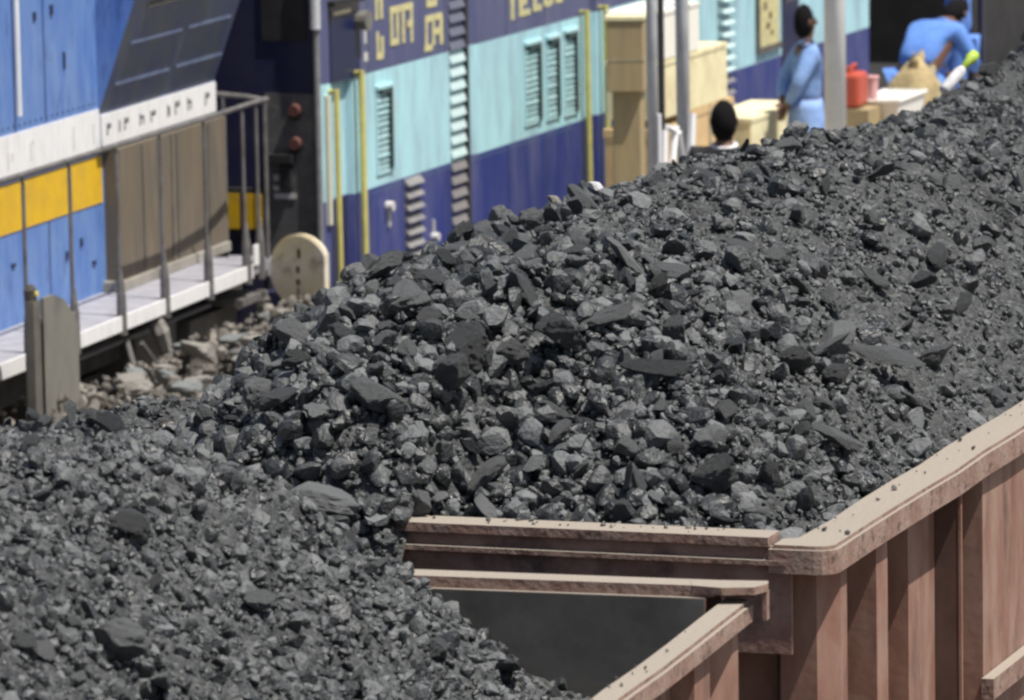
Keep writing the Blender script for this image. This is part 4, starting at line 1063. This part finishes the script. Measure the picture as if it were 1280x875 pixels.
# sacks
def sack(label, x, y, z, w, h_, m_, lean=0.0):
    t = thing('jute_sack', label, 'sack', (x, y, z), 0, 'sacks on the platform')
    rings = []
    prof = [(0, .80), (.06, 1.0), (.2, 1.06), (.4, 1.0), (.6, .92), (.76, .80), (.88, .60), (.95, .36), (1.0, .12)]
    for k, (zz, rr_) in enumerate(prof):
        ring = []
        for a in range(22):
            an = a / 22 * 2 * math.pi
            e = Vector((math.cos(an) * 1.7 + x, math.sin(an) * 1.7 + y, zz * 2.4))
            q = rr_ * w * (1 + .34 * noise.noise(e) + .16 * noise.noise(e * 2.7))
            ring.append((q * math.cos(an) * .8 + lean * zz * h_, q * math.sin(an), zz * h_ * (1 + .10 * noise.noise(e * 1.3))))
        rings.append(ring)
    MB().rings(rings).build('sack_body', m_, t, smooth=True)
    for q in (-1, 1):
        MB().tube([(lean * h_, q * .25 * w, .90 * h_), (lean * h_ + .02, q * .42 * w, 1.02 * h_), (lean * h_ + .02, q * .5 * w, 1.10 * h_)], [.05, .035, .015], 7).build('sack_ear', m_, t)
    return t
sack('taller tan jute sack slumped in front of the bending porter', -11.9, 43.8, 1.35, .25, .62, MT['sack'], .1)
sack('smaller greyish sack slumped right of the big tan one', -11.9, 44.42, 1.35, .17, .46, MT['sack_grey'])
pl = thing('pallet', 'wooden pallet stack under the two sacks', 'pallet', (-11.9, 44.3, .9))
MB().box((-.45, -.7, .0), (.4, .9, .12)).build('deck', MT['tan_post'], pl); MB().box((-.45, -.7, .125), (.4, .9, .44)).build('deck', MT['tan_post'], pl)

# bottle on the coal
bt = thing('bottle', 'white plastic bottle with a lime green neck lying at the edge of the farthest heap', 'bottle', (-6.98, 26.62, 3.555), 0)
bt.scale = (.72, .72, .70)
bt.rotation_euler = (R(-58), 0, R(-22))
MB().tube([(0, 0, -.20), (0, 0, -.18), (0, 0, .02), (0, 0, .07)], [.03, .042, .042, .026], 14).build('bottle_body', MT['dull_white'], bt, smooth=True)
MB().tube([(0, 0, .07), (0, 0, .16), (0, 0, .18), (0, 0, .24)], [.026, .03, .042, .036], 14).build('neck', MT['lime'], bt, smooth=True)
for (x, y, s, lab) in ((-6.66, 19.98, .035, 'scrap of white paper at the crest of the middle heap'), (-6.68, 19.55, .03, 'round cream pebble at the crest of the middle heap')):
    o = bpy.data.objects.new('paper_scrap' if 'paper' in lab else 'cream_pebble', LUMPS[2].copy()); COL.objects.link(o)
    o.data.materials.clear(); o.data.materials.append(MT['dull_white'] if 'paper' in lab else MT['stone'])
    o.location = (x, y, float(zfar(x, y)) + .05); o.scale = (s * 1.3, s, s * .7); o.rotation_euler = (.5, .5, .3)
    tag(o, lab, 'scrap' if 'paper' in lab else 'pebble')

# ================================================================ people
def skin_mesh(name, J, E, root, material, parent, sub=2):
    """one continuous surface grown over a skeleton: J name -> (xyz, radius)"""
    keys = list(J); me = bpy.data.meshes.new(name)
    me.from_pydata([J[k][0] for k in keys], [(keys.index(a), keys.index(b_)) for a, b_ in E], [])
    o = bpy.data.objects.new(name, me); COL.objects.link(o)
    md = o.modifiers.new('skin', 'SKIN'); md.use_smooth_shade = True
    for i, k in enumerate(keys):
        r_ = J[k][1]
        me.skin_vertices[0].data[i].radius = r_ if isinstance(r_, tuple) else (r_, r_)
        me.skin_vertices[0].data[i].use_root = (k == root)
    s = o.modifiers.new('sub', 'SUBSURF'); s.levels = sub; s.render_levels = sub
    dg = bpy.context.evaluated_depsgraph_get(); dg.update()
    new = bpy.data.meshes.new_from_object(o.evaluated_get(dg))
    o.modifiers.clear(); o.data = new; new.name = name
    new.materials.clear(); new.materials.append(material)
    for p_ in new.polygons: p_.use_smooth = True
    o.parent = parent
    return o

def ellipsoid(mb, c, r, n=14, m_=10, cut=None):
    rings = []
    for i in range(m_ + 1):
        t_ = -math.pi / 2 + math.pi * i / m_
        rings.append([(c[0] + r[0] * math.cos(t_) * math.cos(a) + 1e-5, c[1] + r[1] * math.cos(t_) * math.sin(a), c[2] + r[2] * math.sin(t_)) for a in [k / n * 2 * math.pi for k in range(n)]])
    return mb.rings(rings)

def add_hand(J, E, wrist, d, side, n):
    """palm and five bent fingers from the wrist, pointing along d"""
    w = Vector(J[wrist][0]); d = Vector(d).normalized(); s = Vector(side).normalized(); up = d.cross(s)
    J[n + 'p'] = (tuple(w + d * .06), (.034, .018)); E.append((wrist, n + 'p'))
    for k, (off, ln) in enumerate(((-.028, .062), (-.009, .076), (.010, .08), (.028, .07))):
        a = w + d * .095 + s * off
        J[f'{n}{k}a'] = (tuple(a), .0105); E.append((n + 'p', f'{n}{k}a'))
        J[f'{n}{k}b'] = (tuple(a + d * ln * .5 + up * .008), .009); E.append((f'{n}{k}a', f'{n}{k}b'))
        J[f'{n}{k}c'] = (tuple(a + d * ln * .85 + up * .03), .008); E.append((f'{n}{k}b', f'{n}{k}c'))
    J[n + 'ta'] = (tuple(w + d * .035 - s * .045), .012); E.append((n + 'p', n + 'ta'))
    J[n + 'tb'] = (tuple(w + d * .075 - s * .058 + up * .012), .010); E.append((n + 'ta', n + 'tb'))

def person(label, loc, rz, pose, top_m, low_m, lungi=False, collar=None, slim=1.0):
    t = thing('person', label, 'person', loc, rz)
    J = dict(pose); E = [('pel', 'abd'), ('abd', 'chest'), ('chest', 'neck'), ('neck', 'jaw'), ('jaw', 'crown')]
    for s in 'lr':
        E += [('chest', 'sh' + s), ('sh' + s, 'el' + s), ('el' + s, 'wr' + s), ('pel', 'hip' + s), ('hip' + s, 'kn' + s), ('kn' + s, 'an' + s), ('an' + s, 'toe' + s)]
    core = [k for k in J]
    for s in 'lr':
        d = Vector(J['wr' + s][0]) - Vector(J['el' + s][0])
        sd = Vector((0, 1, 0)) if abs(d.normalized().y) < .8 else Vector((1, 0, 0))
        add_hand(J, E, 'wr' + s, d, sd, 'h' + s)
    skin_mesh('body', J, E, 'pel', MT['skin'], t)
    # face and hair
    jaw, cr = Vector(J['jaw'][0]), Vector(J['crown'][0])
    c = (jaw + cr) / 2; axis = (cr - jaw).normalized()
    fwd = Vector((0, 1, 0)); fwd = (fwd - axis * fwd.dot(axis)).normalized()
    hb = MB(); ellipsoid(hb, (0, 0, 0), (.086, .088, .138), 22, 16)
    hb.v = [tuple(Vector(p_) * (1 + .07 * noise.noise(Vector(p_) * 38) + .04 * noise.noise(Vector(p_) * 80))) for p_ in hb.v]
    hm = hb.build('hair', MT['hair'], t, smooth=True)
    hm.location = c - fwd * .030 - axis * .006
    hm.rotation_euler = axis.to_track_quat('Z', 'Y').to_euler() if abs(axis.z) < .98 else (0, 0, 0)
    fc = MB(); right = fwd.cross(axis)
    for sx in (-1, 1):
        ellipsoid(fc, c + right * sx * .082 - axis * .01, (.012, .018, .028), 8, 6)        # ears
    ellipsoid(fc, c + fwd * .080 - axis * .02, (.012, .014, .02), 8, 6)                   # nose
    fc.build('ears_and_nose', MT['skin'], t, smooth=True)
    ey = MB()
    for sx in (-1, 1): ellipsoid(ey, c + fwd * .066 + right * sx * .032 + axis * .012, (.012, .008, .008), 8, 6)
    ey.build('eyes', MT['hair'], t)
    # shirt over torso and sleeves
    g_ = .022
    S = {k: (J[k][0], (J[k][1] if not isinstance(J[k][1], tuple) else J[k][1][0]) + g_) for k in ('abd', 'chest', 'shl', 'shr', 'ell', 'elr')}
    for k in ('abd', 'chest'):
        r_ = J[k][1]; S[k] = (J[k][0], (r_[0] + g_, r_[1] + g_) if isinstance(r_, tuple) else r_ + g_)
    r_ = J['pel'][1]
    low = Vector(J['pel'][0]); S['hem'] = (tuple(low), (r_[0] + g_ + .012, r_[1] + g_ + .012) if isinstance(r_, tuple) else r_ + g_ + .012)
    nk = Vector(J['chest'][0]).lerp(Vector(J['neck'][0]), .75); S['col'] = (tuple(Vector(J['chest'][0]).lerp(Vector(J['neck'][0]), 1.0)), .07)
    S['yoke'] = (tuple(Vector(J['chest'][0]).lerp(Vector(J['neck'][0]), .55)), (.13, .095))
    for s in 'lr':
        a, b_ = Vector(J['sh' + s][0]), Vector(J['el' + s][0])
        S['el' + s] = (tuple(b_), .062); S['sh' + s] = (J['sh' + s][0], .082); S['wr' + s] = (tuple(b_.lerp(Vector(J['wr' + s][0]), .88)), .046)
    skin_mesh('shirt', S, [('hem', 'abd'), ('abd', 'chest'), ('chest', 'yoke'), ('yoke', 'col'), ('chest', 'shl'), ('shl', 'ell'), ('ell', 'wrl'), ('chest', 'shr'), ('shr', 'elr'), ('elr', 'wrr')], 'hem', top_m, t)
    if lungi:
        rings = []
        for k, (z, rx, ry) in enumerate(((1.02, .165, .135), (.95, .18, .15), (.75, .20, .17), (.45, .195, .175), (.15, .20, .185), (.13, .19, .175))):
            rings.append([((rx + (.016 * math.sin(6 * a + k) if k > 1 else 0)) * math.cos(a), (ry + (.012 * math.sin(7 * a) if k > 1 else 0)) * math.sin(a), z) for a in [q / 28 * 2 * math.pi for q in range(28)]])
        MB().rings(rings).build('wrapped_cloth', low_m, t, smooth=True)
    else:
        T = {'pel': (J['pel'][0], (.17, .13))}
        for s in 'lr':
            T['hip' + s] = (J['hip' + s][0], .108); T['kn' + s] = (J['kn' + s][0], .082); T['an' + s] = (J['an' + s][0], .066)
        skin_mesh('trousers', T, [e for s in 'lr' for e in (('pel', 'hip' + s), ('hip' + s, 'kn' + s), ('kn' + s, 'an' + s))], 'pel', low_m, t)
    if collar:
        q = Vector(J['chest'][0]).lerp(Vector(J['neck'][0]), .80)
        MB().tube([(q.x + .078 * math.cos(a), q.y + .07 * math.sin(a) + .0, q.z + .012 * math.sin(a)) for a in [k / 14 * 2 * math.pi for k in range(15)]], .015, 8).build('collar', collar, t, smooth=True)
    t.scale = (slim, slim, 1)
    return t

def standing(arm_l=None, arm_r=None):
    P = {'pel': ((0, 0, .95), (.15, .11)), 'abd': ((0, .01, 1.12), (.135, .10)), 'chest': ((0, 0, 1.32), (.15, .105)), 'neck': ((0, .0, 1.47), .055),
         'jaw': ((0, .02, 1.55), (.062, .07)), 'crown': ((0, .01, 1.665), (.075, .088))}
    for s, q in (('l', -1), ('r', 1)):
        P['sh' + s] = ((q * .18, 0, 1.38), .06); P['el' + s] = ((q * .25, -.03, 1.11), .043); P['wr' + s] = ((q * .24, .08, .88), .03)
        P['hip' + s] = ((q * .09, 0, .88), .088); P['kn' + s] = ((q * .10, .02, .48), .06); P['an' + s] = ((q * .10, -.02, .09), .042); P['toe' + s] = ((q * .12, .14, .035), .035)
    P.update(arm_l or {}); P.update(arm_r or {})
    return P
person('man in light blue shirt and wrapped cloth, hands behind his back, by the white pole', (-11.8, 40.5, .955), R(-58),
       standing({'ell': ((-.25, -.13, 1.14), .043), 'wrl': ((-.06, -.20, 1.00), .03)}, {'elr': ((.24, -.14, 1.14), .043), 'wrr': ((.07, -.19, .98), .03)}),
       MT['shirt'], MT['lungi'], True, None, .88)
person('black-haired man in dark clothes and white collar, head just above the coal', (-10.5, 34.15, .885), R(8), standing(), MT['dark_cloth'], MT['dark_cloth'], False, MT['white_cloth'])
bent = {'pel': ((0, 0, .74), (.17, .14)), 'abd': ((0, .09, .90), (.175, .14)), 'chest': ((0, .24, 1.05), (.18, .14)), 'neck': ((0, .38, 1.15), .058),
        'jaw': ((0, .45, 1.18), (.062, .07)), 'crown': ((0, .54, 1.25), (.075, .088))}
for s, q in (('l', -1), ('r', 1)):
    bent['sh' + s] = ((q * .19, .27, 1.08), .062); bent['el' + s] = ((q * .27, .34, .84), .043); bent['wr' + s] = ((q * .18, .50, .72), .03)
    bent['hip' + s] = ((q * .10, .02, .68), .09); bent['kn' + s] = ((q * .17, .30, .47), .06); bent['an' + s] = ((q * .14, .02, .09), .042); bent['toe' + s] = ((q * .15, .17, .035), .035)
person('porter in bright blue stooping with rounded back behind the sacks', (-12.4, 45.9, .905), R(-25), bent, MT['porter'], MT['porter'], False, None, 1.12)
person('second porter in blue standing upright at the dark doorway', (-12.3, 46.95, .905), R(100), standing(), MT['porter'], MT['porter'])
person('third porter in lighter blue leaning out of the doorway above the others', (-13.6, 48.0, 1.22), R(-100), standing({'ell': ((-.30, .12, 1.15), .043), 'wrl': ((-.2, .34, 1.0), .03)}, {'elr': ((.28, .12, 1.15), .043), 'wrr': ((.18, .36, 1.0), .03)}), MT['shirt'], MT['porter_dark'])
